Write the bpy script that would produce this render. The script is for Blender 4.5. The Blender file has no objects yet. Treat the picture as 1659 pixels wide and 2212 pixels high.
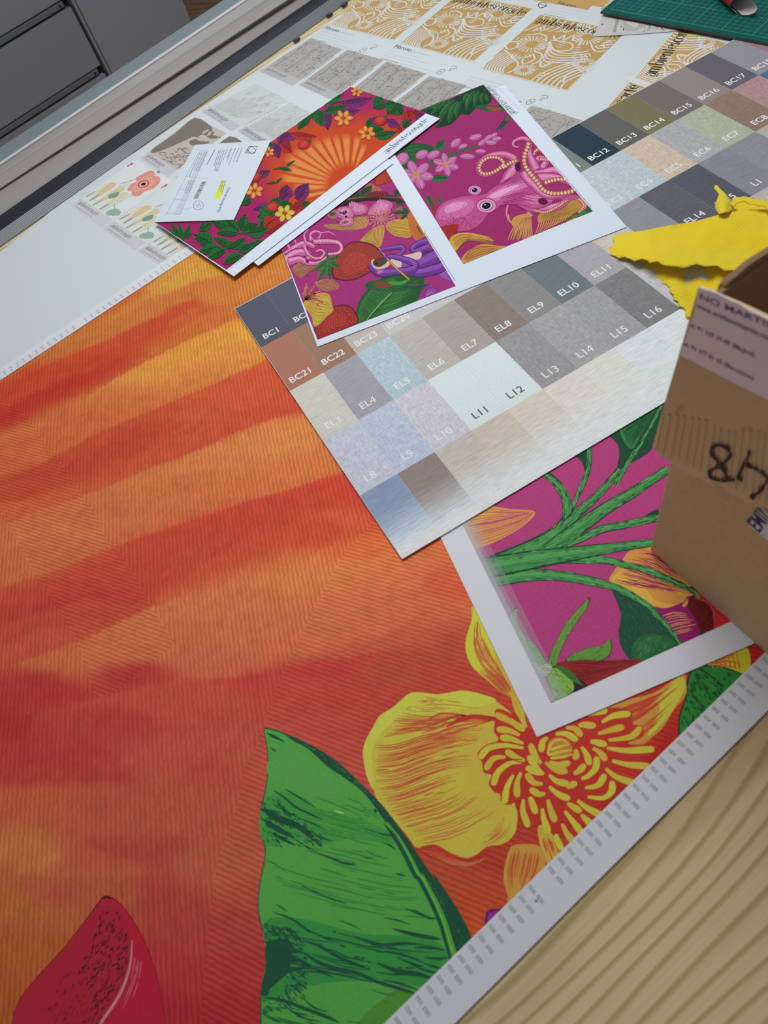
import bpy, math, random
import numpy as np
from mathutils import Matrix, Vector
random.seed(7)
S = bpy.context.scene
# ------------------------------------------------------------------ camera
TZ = 0.75                                   # table top height
CAM = np.array([-0.0705, -0.8559, 1.402])
MR = np.array([[0.8573331849833846, -0.47360935461225795, -0.20167793421692431],
               [0.5038865789656781, 0.6920205611076476, 0.5169195861471317],
               [-0.10525267438175134, -0.5447951194972446, 0.831937589190122]])   # world -> blender camera axes
FPX = 1534.0
cam = bpy.data.cameras.new('camera'); camo = bpy.data.objects.new('camera', cam)
S.collection.objects.link(camo); S.camera = camo
cam.sensor_fit = 'VERTICAL'; cam.sensor_height = 24.0; cam.sensor_width = 18.0
cam.lens = 24.0 * FPX / 2212.0
camo.matrix_world = Matrix.Translation(Vector(CAM)) @ Matrix([list(r) for r in MR.T]).to_4x4()
cam.clip_start = 0.01
cam.dof.use_dof = True; cam.dof.focus_distance = 1.08; cam.dof.aperture_fstop = 5.2
# ------------------------------------------------------------------ light
wd = bpy.data.worlds.new('world'); S.world = wd; wd.use_nodes = True
wb = wd.node_tree.nodes['Background']; wb.inputs[0].default_value = (0.80, 0.88, 1.0, 1); wb.inputs[1].default_value = 0.17
def area(name, loc, target, sx, sy, power, col):
    l = bpy.data.lights.new(name, 'AREA'); l.shape = 'RECTANGLE'; l.size = sx; l.size_y = sy; l.energy = power; l.color = col
    o = bpy.data.objects.new(name, l); S.collection.objects.link(o); o.location = loc
    o.rotation_euler = (Vector(target) - Vector(loc)).to_track_quat('-Z', 'Y').to_euler(); return o
area('ceiling_panel_light', (0.36, 0.22, 2.10), (0.36, 0.1, 0.75), 0.9, 0.7, 15.2, (1.0, 0.995, 0.985))
area('window_light', (0.9, 2.4, 1.9), (0.4, 0.0, 0.75), 1.4, 1.0, 7.7, (0.86, 0.93, 1.0))
S.view_settings.view_transform = 'Standard'; S.view_settings.look = 'None'
S.view_settings.exposure = 0.0; S.view_settings.gamma = 1.0
# ------------------------------------------------------------------ geometry helpers
def ray(x, y):
    v = np.array([(x - 829.5) / FPX, -(y - 1106.0) / FPX, -1.0]); return MR.T @ v
def W(x, y, h=0.0):
    """where the picture point x,y falls on the table, h above its top"""
    d = ray(x, y); s = (TZ + h - CAM[2]) / d[2]; return CAM + s * d
def Wp(x, y, p0, n):
    d = ray(x, y); s = np.dot(np.asarray(p0) - CAM, n) / np.dot(d, n); return CAM + s * d
def ext(a, b, t): return a + (b - a) * t
def zoom(ox, oy, s): return lambda pts: [(ox + x * s, oy + y * s) for x, y in pts]
def lin(c): return c / 12.92 if c <= .04045 else ((c + .055) / 1.055) ** 2.4
def glow(x, y):
    """how brightly the lamps light the table at x,y (1 = a white surface shows as full white)"""
    r2 = (x - .36) ** 2 + (y - .22) ** 2; return (.61 * (1.82 / (1.82 + r2)) ** 2 + .152) / .8
def ink(c, k=1.0, at=None):
    """pigment for a colour read off a print, given the lamp light at that spot"""
    e = 0.80 if at is None else glow(at[0], at[1])
    return tuple(min(0.93, max(0.003, lin(v / 255.0) / e * k)) for v in c) + (1.0,)
def link(o, parent=None):
    S.collection.objects.link(o)
    if parent is not None: o.parent = parent
    return o
def mesh_obj(name, V, F, mat, parent=None, smooth=False):
    me = bpy.data.meshes.new(name); me.from_pydata([tuple(v) for v in V], [], F); me.update()
    if mat: me.materials.append(mat)
    if smooth:
        for p in me.polygons: p.use_smooth = True
    return link(bpy.data.objects.new(name, me), parent)
def tag(o, label=None, cat=None, group=None, kind=None):
    if label: o['label'] = label
    if cat: o['category'] = cat
    if group: o['group'] = group
    if kind: o['kind'] = kind
    return o
def thing(name, label, cat, loc, group=None):
    o = bpy.data.objects.new(name, None); o.empty_display_size = 0.02
    o.location = loc; link(o); tag(o, label, cat, group); return o
def relocate(o):
    """children are modelled in world space; keep them there under a moved parent"""
    for c in o.children: c.matrix_parent_inverse = Matrix.Translation(-o.location)
def nd(t, ty, **kw):
    n = t.nodes.new(ty)
    for k, v in kw.items():
        if hasattr(n, k): setattr(n, k, v)
        else: n.inputs[k].default_value = v
    return n
def base_mat(name, col=None, rough=0.6, spec=0.3, metal=0.0):
    m = bpy.data.materials.new(name); m.use_nodes = True
    b = m.node_tree.nodes['Principled BSDF']
    if col: b.inputs['Base Color'].default_value = col
    b.inputs['Roughness'].default_value = rough; b.inputs['Specular IOR Level'].default_value = spec
    b.inputs['Metallic'].default_value = metal
    return m, m.node_tree, b
def add_bump(t, b, height, strength, dist=0.001):
    bp = nd(t, 'ShaderNodeBump'); bp.inputs['Strength'].default_value = strength; bp.inputs['Distance'].default_value = dist
    t.links.new(height, bp.inputs['Height']); t.links.new(bp.outputs[0], b.inputs['Normal'])
def mapped(t, rot=0.0, scale=(1, 1, 1)):
    tc = nd(t, 'ShaderNodeTexCoord'); mp = nd(t, 'ShaderNodeMapping')
    mp.inputs['Rotation'].default_value = (0, 0, rot); mp.inputs['Scale'].default_value = scale
    # rotate first, then stretch
    mp.vector_type = 'TEXTURE' if False else 'POINT'
    t.links.new(tc.outputs['Object'], mp.inputs[0]); return mp.outputs[0]
def rot_then_scale(t, rot, scale):
    a = mapped(t, rot); mp = nd(t, 'ShaderNodeMapping'); mp.inputs['Scale'].default_value = scale
    t.links.new(a, mp.inputs[0]); return mp.outputs[0]
def math_n(t, op, a, b=None):
    n = nd(t, 'ShaderNodeMath', operation=op)
    for i, v in enumerate((a, b)):
        if v is None: continue
        if isinstance(v, (int, float)): n.inputs[i].default_value = v
        else: t.links.new(v, n.inputs[i])
    return n.outputs[0]
def scale_color(t, colsock, fac):
    n = nd(t, 'ShaderNodeVectorMath', operation='SCALE'); t.links.new(colsock, n.inputs[0])
    if isinstance(fac, float): n.inputs['Scale'].default_value = fac
    else: t.links.new(fac, n.inputs['Scale'])
    return n.outputs[0]
def ink_mat(name, amp=0.05, rot=0.0, scale=(400, 400, 400), rough=0.6, spec=0.1, bump=0.15, cross=0.0):
    """printed ink: colour comes from the print, a fine procedural grain from the paper or cloth"""
    m, t, b = base_mat(name, rough=rough, spec=spec)
    at = nd(t, 'ShaderNodeAttribute'); at.attribute_name = 'Col'
    no = nd(t, 'ShaderNodeTexNoise'); no.inputs['Scale'].default_value = 1.0; no.inputs['Detail'].default_value = 2.0
    t.links.new(rot_then_scale(t, rot, scale), no.inputs['Vector'])
    f = math_n(t, 'MULTIPLY_ADD', no.outputs[0], amp * 4); t.nodes[-1].inputs[2].default_value = 1 - amp * 2
    if cross > 0:
        n2 = nd(t, 'ShaderNodeTexNoise'); n2.inputs['Scale'].default_value = 1.0; n2.inputs['Detail'].default_value = 1.0
        t.links.new(rot_then_scale(t, rot, (scale[1], scale[0], scale[2])), n2.inputs['Vector'])
        g = math_n(t, 'MULTIPLY_ADD', n2.outputs[0], cross * 4); t.nodes[-1].inputs[2].default_value = 1 - cross * 2
        f = math_n(t, 'MULTIPLY', f, g)
    t.links.new(scale_color(t, at.outputs['Color'], f), b.inputs['Base Color'])
    if bump: add_bump(t, b, no.outputs[0], bump, 0.0003)
    return m
M_INK = ink_mat('printed_ink')
M_PAPER = ink_mat('paper_grain', amp=0.008, bump=0.05)
M_STREAK = ink_mat('printed_streaks', amp=0.16, scale=(60, 900, 400), cross=0.03)
M_WEAVE = ink_mat('printed_weave', amp=0.14, scale=(110, 700, 400), cross=0.14)
M_CANVAS = ink_mat('printed_canvas', amp=0.13, rot=math.radians(40), scale=(260, 900, 400), rough=0.6, cross=0.05, bump=0.3)
def feather_mat():
    m, t, b = base_mat('thinning_ink', rough=.6, spec=.2)
    at = nd(t, 'ShaderNodeAttribute'); at.attribute_name = 'Col'; t.links.new(at.outputs['Color'], b.inputs['Base Color'])
    no = nd(t, 'ShaderNodeTexNoise'); no.inputs['Scale'].default_value = 1500; no.inputs['Detail'].default_value = 1
    tc = nd(t, 'ShaderNodeTexCoord'); t.links.new(tc.outputs['Object'], no.inputs['Vector'])
    q = math_n(t, 'MULTIPLY_ADD', no.outputs[0], .7); t.nodes[-1].inputs[2].default_value = .65
    t.links.new(math_n(t, 'MULTIPLY', at.outputs['Alpha'], q), b.inputs['Alpha']); return m
M_FEA = feather_mat()
MATS = [M_INK, M_STREAK, M_WEAVE, M_CANVAS, M_PAPER, M_FEA]

def catmull(P, closed, n=5):
    P = [np.array(p, float) for p in P]
    if len(P) < 3: return P
    out = []; m = len(P)
    for i in range(m if closed else m - 1):
        if closed: a, b, c, d = P[i - 1], P[i], P[(i + 1) % m], P[(i + 2) % m]
        else: a, b, c, d = P[max(i - 1, 0)], P[i], P[i + 1], P[min(i + 2, m - 1)]
        for k in range(n):
            t = k / n
            out.append(0.5 * (2 * b + (c - a) * t + (2 * a - 5 * b + 4 * c - d) * t * t + (3 * b - a - 3 * c + d) * t ** 3))
    if not closed: out.append(P[-1])
    return out
def inside(p, poly):
    x, y = p; c = False; j = len(poly) - 1
    for i in range(len(poly)):
        xi, yi = poly[i]; xj, yj = poly[j]
        if (yi > y) != (yj > y) and x < (xj - xi) * (y - yi) / (yj - yi) + xi: c = not c
        j = i
    return c
def interp(P, s):
    """point at fraction s of polyline P"""
    s = max(0, min(1, s)) * (len(P) - 1); i = min(int(s), len(P) - 2); t = s - i
    return np.array(P[i]) * (1 - t) + np.array(P[i + 1]) * t
STEP = 1.5e-6
def clip_to(Q, C):
    n = len(C); ar = sum(C[i - 1][0] * C[i][1] - C[i][0] * C[i - 1][1] for i in range(n))
    if ar < 0: C = C[::-1]
    for i in range(n):
        a, b = C[i - 1], C[i]; ex, ey = b[0] - a[0], b[1] - a[1]; out = []
        side = [ex * (q[1] - a[1]) - ey * (q[0] - a[0]) for q in Q]
        if min(side) >= 0: continue
        if max(side) < 0: return []
        for j in range(len(Q)):
            s0, s1 = side[j - 1], side[j]
            if (s0 < 0) != (s1 < 0):
                t = s0 / (s0 - s1); out.append(Q[j - 1] + (Q[j] - Q[j - 1]) * t)
            if s1 >= 0: out.append(Q[j])
        Q = out
    return Q
class Art:
    """printed shapes on one flat sheet at height h above the table"""
    def __init__(s, h, m=None):
        s.h = h; s.V = []; s.F = []; s.C = []; s.M = []; s.k = 1; s.kk = 1.0; s.clip = None
        s.m = m or (lambda p: W(p[0], p[1], h))
    def up(s): s.k += 1; return s
    def pig(s, p, col, m=None):
        if len(col) == 4: return col
        q = p if isinstance(m, int) else (m or s.m)(p); return ink(col, 1.0, q)
    def face(s, P, col, mi=0, m=None, world=False):
        if len(P) < 3: return
        mp = m or s.m
        Q = [np.array(p[:2]) for p in P] if world else [mp(p)[:2] for p in P]
        if not isinstance(col, list) and len(col) == 3: col = s.pig(np.mean(Q, 0), col, 0)
        a = sum(Q[i - 1][0] * Q[i][1] - Q[i][0] * Q[i - 1][1] for i in range(len(Q)))
        if a < 0: Q = Q[::-1]
        if s.clip is not None:
            Q = clip_to(Q, s.clip)
            if len(Q) < 3: return
        b = len(s.V); z = TZ + s.h + s.k * STEP
        s.V += [(q[0], q[1], z) for q in Q]; s.F.append(list(range(b, b + len(Q))))
        s.C.append([col] * len(Q) if not isinstance(col, list) else (col[::-1] if a < 0 else col)); s.M.append(mi)
    def poly(s, P, col, mi=0, m=None, sm=True, n=5):
        if sm: P = catmull(P, True, n)
        s.k += 1; s.face(P, col, mi, m)
        return P
    def line(s, P, wd, col, mi=0, m=None, sm=True, up=True, n=5):
        """brush stroke; wd one width or a list along the stroke"""
        if up: s.k += 1
        k = len(P); Wd = list(wd) if isinstance(wd, (list, tuple)) else [wd] * k
        if sm and k > 2:
            ws = [np.interp(i / n, range(k), Wd) if False else np.interp(i / n, list(range(k)), Wd) for i in range((k - 1) * n + 1)]
            P = catmull(P, False, n)
        else: ws = Wd; P = [np.array(p, float) for p in P]
        L = []; R = []
        for i in range(len(P)):
            d = P[min(i + 1, len(P) - 1)] - P[max(i - 1, 0)]; q = np.hypot(*d) or 1
            nn = np.array([-d[1], d[0]]) / q * ws[i] / 2
            L.append(P[i] + nn); R.append(P[i] - nn)
        c = s.pig(P[len(P) // 2], col, m)
        for i in range(len(P) - 1):
            s.face([L[i], L[i + 1], R[i + 1], R[i]], c, mi, m)
    def tear(s, P, w, col, m=None, up=True):
        """rounded stroke, thin at its end"""
        if up: s.k += 1
        Q = catmull(P, False, 4) if len(P) > 2 else [np.array(P[0], float) + (np.array(P[-1], float) - np.array(P[0], float)) * t for t in np.linspace(0, 1, 6)]
        n = len(Q); L = []; R = []
        for i in range(n):
            d = Q[min(i + 1, n - 1)] - Q[max(i - 1, 0)]; q = np.hypot(*d) or 1
            f = i / (n - 1); ww = w * (1 - 0.65 * f) * min(1, 0.75 + f)
            nn = np.array([-d[1], d[0]]) / q * ww / 2; L.append(Q[i] + nn); R.append(Q[i] - nn)
        d = Q[0] - Q[1]; d = d / (np.hypot(*d) or 1)
        cap = [Q[0] + d * w * .38 * math.cos(a) + (L[0] - Q[0]) * math.sin(a) for a in (-.9, -.4, 0, .4, .9)]
        s.face(L[::-1] + [] + [c for c in cap[::-1]] + R if False else R[::-1] + cap + L, col, 0, m)
    def ell(s, c, rx, ry, col, ang=0, m=None, n=14, mi=0):
        s.k += 1; a = math.radians(ang)
        s.face([(c[0] + rx * math.cos(t) * math.cos(a) - ry * math.sin(t) * math.sin(a), c[1] + rx * math.cos(t) * math.sin(a) + ry * math.sin(t) * math.cos(a))
                for t in [2 * math.pi * i / n for i in range(n)]], col, mi, m)
    def fan(s, A, B, n, wd, col, s0=(0, .15), s1=(.7, 1), jit=0.3, brk=0.0, wob=0.0, m=None, clip=None):
        """engraved strokes swept between the two guide curves A and B"""
        s.k += 1; A = catmull(A, False, 4); B = catmull(B, False, 4)
        for i in range(n):
            t = (i + .5 + random.uniform(-jit, jit)) / n
            a = random.uniform(*s0); b = random.uniform(*s1); segs = [(a, b)]
            if random.random() < brk:
                c = random.uniform(a, b); g = (b - a) * .04; segs = [(a, c - g), (c + g, b)]
            ph = random.uniform(0, 6); k0 = s.k; s.k += i % 7
            for a, b in segs:
                if b - a < .02: continue
                P = []
                for k in range(8):
                    f = a + (b - a) * k / 7; p = interp(A, f) * (1 - t) + interp(B, f) * t
                    if wob: p = p + np.array([math.sin(f * 17 + ph), math.cos(f * 23 + ph)]) * wob
                    P.append(p)
                if clip is not None and not (inside(P[0], clip) and inside(P[-1], clip) and inside(P[4], clip)): continue
                w = wd * random.uniform(.6, 1.3)
                s.line(P, [w * .25, w * .8, w, w, w, w * .9, w * .6, w * .15], col, sm=False, up=False, m=m)
            s.k = k0
        s.k += 7
    def speck(s, poly, n, lw, lh, ang, col, m=None, dj=15):
        """short engraved flecks inside a shape"""
        s.k += 1; X = [p[0] for p in poly]; Y = [p[1] for p in poly]; c = 0; tries = 0
        while c < n and tries < n * 12:
            tries += 1; p = (random.uniform(min(X), max(X)), random.uniform(min(Y), max(Y)))
            if not inside(p, poly): continue
            a = math.radians(ang + random.uniform(-dj, dj)); l = lw * random.uniform(.5, 1.3) / 2; w = lh * random.uniform(.5, 1.2) / 2
            d = np.array([math.cos(a), math.sin(a)]); q = np.array([-d[1], d[0]]); p = np.array(p)
            k0 = s.k; s.k += c % 12; s.face([p - d * l, p - q * w, p + d * l, p + q * w], col, 0, m); c += 1; s.k = k0
        s.k += 12
    def leaf(s, p0, p1, w, col, dark, veins=5, bend=0.0, m=None, light=None):
        p0 = np.array(p0, float); p1 = np.array(p1, float); d = p1 - p0; L = np.hypot(*d) or 1; q = np.array([-d[1], d[0]]) / L
        mid = [p0 + d * t + q * bend * L * math.sin(math.pi * t) for t in np.linspace(0, 1, 9)]
        pr = [0, .55, .85, 1, .98, .86, .66, .36, 0]
        A = [mid[i] + q * w / 2 * pr[i] for i in range(9)]; B = [mid[i] - q * w / 2 * pr[i] for i in range(9)]
        s.k += 1; s.face(A + B[1:-1][::-1], col, 0, m)
        s.k += 1; s.face(B[1:-1] + mid[1:-1][::-1], tuple(c * .82 for c in col), 0, m)
        s.line(mid, [w * .07] * 9, light or dark, sm=False, m=m)
        s.k += 1
        for i in range(veins):
            t = .15 + .7 * i / max(1, veins - 1); a = interp(mid, t)
            for side in (A, B):
                b = interp(side, min(1, t + .14)); s.line([a, a * .3 + b * .7, a * .08 + b * .92], [w * .02, w * .05, w * .01], dark, sm=False, up=False, m=m)
    def tris(s, V2, F, col, mi=0):
        """ready triangulated 2-D mesh already in world x,y"""
        b = len(s.V); z = TZ + s.h + s.k * STEP
        s.V += [(v[0], v[1], z) for v in V2]; c = s.pig(V2[0], col, 0)
        for f in F:
            q = [V2[i] for i in f]; a = sum(q[i - 1][0] * q[i][1] - q[i][0] * q[i - 1][1] for i in range(len(q)))
            f = list(f) if a > 0 else list(f)[::-1]
            s.F.append([b + i for i in f]); s.C.append([c] * len(f)); s.M.append(mi)
    def build(s, name, parent=None):
        if s.kk != 1.0: s.C = [[(c[0] * s.kk, c[1] * s.kk, c[2] * s.kk, c[3]) for c in f] for f in s.C]
        me = bpy.data.meshes.new(name); me.from_pydata(s.V, [], s.F); me.update()
        used = sorted(set(s.M)); rm = {u: i for i, u in enumerate(used)}
        for u in used: me.materials.append(MATS[u])
        me.polygons.foreach_set('material_index', [rm[i] for i in s.M])
        ca = me.color_attributes.new('Col', 'FLOAT_COLOR', 'CORNER')
        ca.data.foreach_set('color', [v for f in s.C for c in f for v in c])
        return link(bpy.data.objects.new(name, me), parent)
_tc = {}
def text2d(body, ext_=.012):
    if body not in _tc:
        cu = bpy.data.curves.new('t', 'FONT'); cu.body = body; cu.resolution_u = 3; cu.offset = ext_
        o = bpy.data.objects.new('t', cu); me = o.to_mesh()
        V = [(v.co.x, v.co.y) for v in me.vertices]; F = [list(p.vertices) for p in me.polygons]
        o.to_mesh_clear(); bpy.data.objects.remove(o); bpy.data.curves.remove(cu); _tc[body] = (V, F)
    return _tc[body]
# a high contrast serif alphabet drawn as pen strokes (x-height 1)
def arc(cx, cy, rx, ry, a0, a1, n=8): return [(cx + rx * math.cos(math.radians(a0 + (a1 - a0) * i / n)), cy + ry * math.sin(math.radians(a0 + (a1 - a0) * i / n))) for i in range(n + 1)]
GL = {
 'a': (.62, [arc(.3, .72, .2, .26, 165, 0, 6) + [(.5, .12), (.62, .04)], arc(.27, .26, .22, .25, 80, 360, 10) + [(.5, .5)]]),
 'm': (1.12, [[(.12, 0), (.12, .95)], [(.12, .7)] + arc(.3, .74, .18, .22, 160, 0, 5) + [(.48, 0)], [(.48, .7)] + arc(.68, .74, .18, .22, 160, 0, 5) + [(.86, 0)], [(0, 0), (.24, 0)], [(.38, 0), (.58, 0)], [(.76, 0), (.98, 0)], [(0, .95), (.12, .95)]]),
 'b': (.66, [[(.12, 0), (.12, 1.55)], arc(.34, .48, .22, .46, 170, -170, 12), [(0, 1.55), (.12, 1.55)]]),
 'i': (.36, [[(.15, 0), (.15, .95)], [(0, 0), (.3, 0)], [(.02, .95), (.15, .95)], [(.13, 1.3), (.17, 1.42)]]),
 'e': (.6, [[(.08, .52), (.5, .52)] + arc(.29, .55, .22, .41, 0, 300, 12)]),
 'n': (.74, [[(.12, 0), (.12, .95)], [(.12, .7)] + arc(.32, .72, .2, .24, 160, 0, 5) + [(.52, 0)], [(0, 0), (.24, 0)], [(.42, 0), (.64, 0)], [(0, .95), (.12, .95)]]),
 't': (.44, [[(.17, 1.3), (.17, .15), (.26, .02), (.38, .08)], [(.03, .95), (.36, .95)]]),
 's': (.5, [arc(.23, .72, .17, .22, 30, 230, 7) + arc(.24, .26, .18, .24, 60, -160, 8)]),
 'c': (.56, [arc(.3, .48, .23, .46, 45, 315, 12)]),
 'o': (.62, [arc(.3, .48, .24, .46, 90, 450, 14)]),
 'r': (.5, [[(.12, 0), (.12, .95)], [(.12, .68), (.22, .88), (.34, .93), (.42, .84)], [(0, 0), (.26, 0)], [(0, .95), (.12, .95)]]),
}
def serif2d():
    V = []; F = []; x = 0
    word = 'ambientesconarte'
    for gi, g in enumerate(word):
        w, strokes = GL[g]
        for st in strokes:
            P = [np.array((x + px, py)) for px, py in st]; L = []; R = []
            for i in range(len(P)):
                d = P[min(i + 1, len(P) - 1)] - P[max(i - 1, 0)]; q = np.hypot(*d) or 1
                t = .040 + .095 * abs(d[1] / q) ** 2; nn = np.array([-d[1], d[0]]) / q * t / 2
                L.append(P[i] + nn); R.append(P[i] - nn)
            b = len(V); V += [tuple(v) for v in L] + [tuple(v) for v in R]; n = len(P)
            F += [[b + i, b + i + 1, b + n + i + 1, b + n + i] for i in range(n - 1)]
        if g == 'a':
            b = len(V); V += [(x, -.22), (x + .56, -.22), (x + .56, -.14), (x, -.14)]; F.append([b, b + 1, b + 2, b + 3])
        x += w
    return V, F, x
_SER = serif2d()
def put_text(art, V, F, a, b, tall, col, x0=0.0, x1=None, m=None, shear=0.0):
    """fit a 2-D text mesh on the baseline a->b; tall = letter height over its natural proportion"""
    mp = m or art.m; A = np.array(mp(a)[:2]); B = np.array(mp(b)[:2]); d = B - A; L = np.hypot(*d); ex = d / L; ey = np.array([-ex[1], ex[0]])
    if x1 is None: x1 = max(v[0] for v in V)
    k = L / (x1 - x0); art.k += 1
    art.tris([tuple(A + ex * ((v[0] - x0 + shear * v[1]) * k) + ey * (v[1] * k * tall)) for v in V], F, col)
def sans(art, body, a, b, tall=1.0, col=(40, 40, 40), m=None):
    V, F = text2d(body); xs = [v[0] for v in V]; put_text(art, V, F, a, b, tall, col, min(xs), max(xs), m)
def smudge(art, a, b, h=.0011, col=(120, 120, 124), m=None, n=None):
    """a line of print too small to read: short dashes of uneven length"""
    mp = m or art.m; A = np.array(mp(a)[:2]); B = np.array(mp(b)[:2]); d = B - A; L = np.hypot(*d); ex = d / L; ey = np.array([-ex[1], ex[0]]); art.k += 1; x = 0.0
    while x < L:
        l = random.uniform(1.2, 5.0) * h; y = min(L, x + l); w = h * random.uniform(.55, .75)
        art.face([A + ex * x, A + ex * y, A + ex * y + ey * w, A + ex * x + ey * w], col, world=True); x = y + h * .5
def logo(art, a, b, tall=1.0, col=(50, 50, 52), m=None): put_text(art, _SER[0], _SER[1], a, b, tall, col, 0, _SER[2], m)
def quad(TL, TR, BR, BL, h):
    """u,v in 0..1 across a printed card, v=0 at its lower edge"""
    P = [W(*q, h)[:2] for q in (TL, TR, BR, BL)]
    return lambda p: (P[3] * (1 - p[0]) + P[2] * p[0]) * (1 - p[1]) + (P[0] * (1 - p[0]) + P[1] * p[0]) * p[1]
def prism(name, P, z0, z1, mat, parent=None, bev=0.0):
    n = len(P); a = sum(P[i - 1][0] * P[i][1] - P[i][0] * P[i - 1][1] for i in range(n))
    if a < 0: P = P[::-1]
    V = [(p[0], p[1], z0) for p in P] + [(p[0], p[1], z1) for p in P]
    F = [list(range(n))[::-1], list(range(n, 2 * n))] + [[i, (i + 1) % n, n + (i + 1) % n, n + i] for i in range(n)]
    o = mesh_obj(name, V, F, mat, parent)
    if bev:
        md = o.modifiers.new('b', 'BEVEL'); md.width = bev; md.segments = 2
    return o
def paper(P, h, col, parent, th=0.00025, name='paper_sheet'):
    """sheet of paper, P = world corners"""
    m, t, b = base_mat('paper', ink(col), rough=0.6, spec=0.1)
    no = nd(t, 'ShaderNodeTexNoise'); no.inputs['Scale'].default_value = 500; add_bump(t, b, no.outputs[0], 0.08, 0.0002)
    return prism(name, P, TZ + h - th, TZ + h, m, parent)
def box_mesh(name, lo, hi, mat, parent=None, bev=0.0, M=None):
    V = [(x, y, z) for z in (lo[2], hi[2]) for y in (lo[1], hi[1]) for x in (lo[0], hi[0])]
    F = [[0, 2, 3, 1], [4, 5, 7, 6], [0, 1, 5, 4], [2, 6, 7, 3], [0, 4, 6, 2], [1, 3, 7, 5]]
    if M is not None: V = [tuple(M(v)) for v in V]
    o = mesh_obj(name, V, F, mat, parent)
    if bev:
        md = o.modifiers.new('b', 'BEVEL'); md.width = bev; md.segments = 3
    return o
# ------------------------------------------------------------------ room and table
AX = math.radians(15.5); EX = np.array([math.cos(AX), math.sin(AX), 0]); EY = np.array([-math.sin(AX), math.cos(AX), 0])
def wood_mat(name, c1, c2, c3, rot, sc=1.0, rough=0.5):
    """growth rings as contour lines of a slow stretched noise"""
    m, t, b = base_mat(name, rough=rough, spec=0.25)
    n1 = nd(t, 'ShaderNodeTexNoise'); n1.inputs['Scale'].default_value = 1.0; n1.inputs['Detail'].default_value = 2.5; n1.inputs['Roughness'].default_value = .42
    t.links.new(rot_then_scale(t, rot, (1.1 * sc, 5.0 * sc, 3 * sc)), n1.inputs['Vector'])
    sy = nd(t, 'ShaderNodeSeparateXYZ'); t.links.new(rot_then_scale(t, rot, (1, 1, 1)), sy.inputs[0])
    ring = math_n(t, 'FRACT', math_n(t, 'ADD', math_n(t, 'MULTIPLY', sy.outputs['Y'], 70.0 * sc), math_n(t, 'MULTIPLY', n1.outputs[0], 13.0)))
    cr = nd(t, 'ShaderNodeValToRGB'); cr.color_ramp.interpolation = 'EASE'; e = cr.color_ramp.elements
    e[0].position = 0.0; e[0].color = c1; e[1].position = 1.0; e[1].color = tuple(c1[i] * .5 + c2[i] * .5 for i in range(3)) + (1,)
    k = e.new(0.55); k.color = tuple(c1[i] * .92 + c2[i] * .08 for i in range(3)) + (1,); k = e.new(0.86); k.color = c2
    t.links.new(ring, cr.inputs[0])
    n2 = nd(t, 'ShaderNodeTexNoise'); n2.inputs['Scale'].default_value = 1.0; n2.inputs['Detail'].default_value = 3
    t.links.new(rot_then_scale(t, rot, (1.5 * sc, 15 * sc, 8 * sc)), n2.inputs['Vector'])
    fine = nd(t, 'ShaderNodeTexNoise'); fine.inputs['Scale'].default_value = 1.0; fine.inputs['Detail'].default_value = 4
    t.links.new(rot_then_scale(t, rot, (16, 460, 100)), fine.inputs['Vector'])
    mx = nd(t, 'ShaderNodeMix', data_type='RGBA'); t.links.new(cr.outputs[0], mx.inputs[6]); mx.inputs[7].default_value = c3
    r2 = nd(t, 'ShaderNodeMapRange'); r2.inputs[1].default_value = .56; r2.inputs[2].default_value = .74; r2.inputs[4].default_value = .7
    t.links.new(n2.outputs[0], r2.inputs[0]); t.links.new(r2.outputs[0], mx.inputs[0])
    f = math_n(t, 'MULTIPLY_ADD', fine.outputs[0], 0.24); t.nodes[-1].inputs[2].default_value = 0.88
    t.links.new(scale_color(t, mx.outputs[2], f), b.inputs['Base Color'])
    add_bump(t, b, fine.outputs[0], 0.1, 0.0003); return m
M_PINE = wood_mat('pine', ink((200, 182, 140), 1.08), ink((170, 148, 104), 1.05), ink((152, 112, 74), 1.0), -math.radians(8.5))
M_FLOOR = wood_mat('oak_floor', ink((150, 118, 92)), ink((120, 88, 66)), ink((130, 98, 74)), math.radians(40), 0.5)
fl = mesh_obj('floor', [(-4, -3, 0), (5, -3, 0), (5, 6, 0), (-4, 6, 0)], [[0, 1, 2, 3]], M_FLOOR); tag(fl, kind='structure')
M_WALL, _t, _b = base_mat('wall_paint', ink((200, 200, 198)), rough=.8)
wl_ = mesh_obj('wall_back', [(-4, 6, 0), (5, 6, 0), (5, 6, 3), (-4, 6, 3)], [[3, 2, 1, 0]], M_WALL); tag(wl_, kind='structure')
# the wide pine work table
o_edge = W(280, 131, .04)
def T2(u, v): return (o_edge + EX * u + EY * v)[:2]
tb = thing('work_table', 'large pale pine work table carrying all the printed sheets', 'table', tuple(T2(0.2, -0.7)) + (0,))
prism('table_top', [T2(-1.2, -1.95), T2(1.9, -1.95), T2(1.9, -.02), T2(-1.2, -.02)], TZ - .04, TZ - .0006, M_PINE, tb, bev=.002)
for u, v in ((-1.1, -1.85), (1.8, -1.85), (1.8, -.12), (-1.1, -.12)):
    prism('leg', [T2(u - .035, v - .035), T2(u + .035, v - .035), T2(u + .035, v + .035), T2(u - .035, v + .035)], 0, TZ - .04, M_PINE, tb)
relocate(tb)
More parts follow.
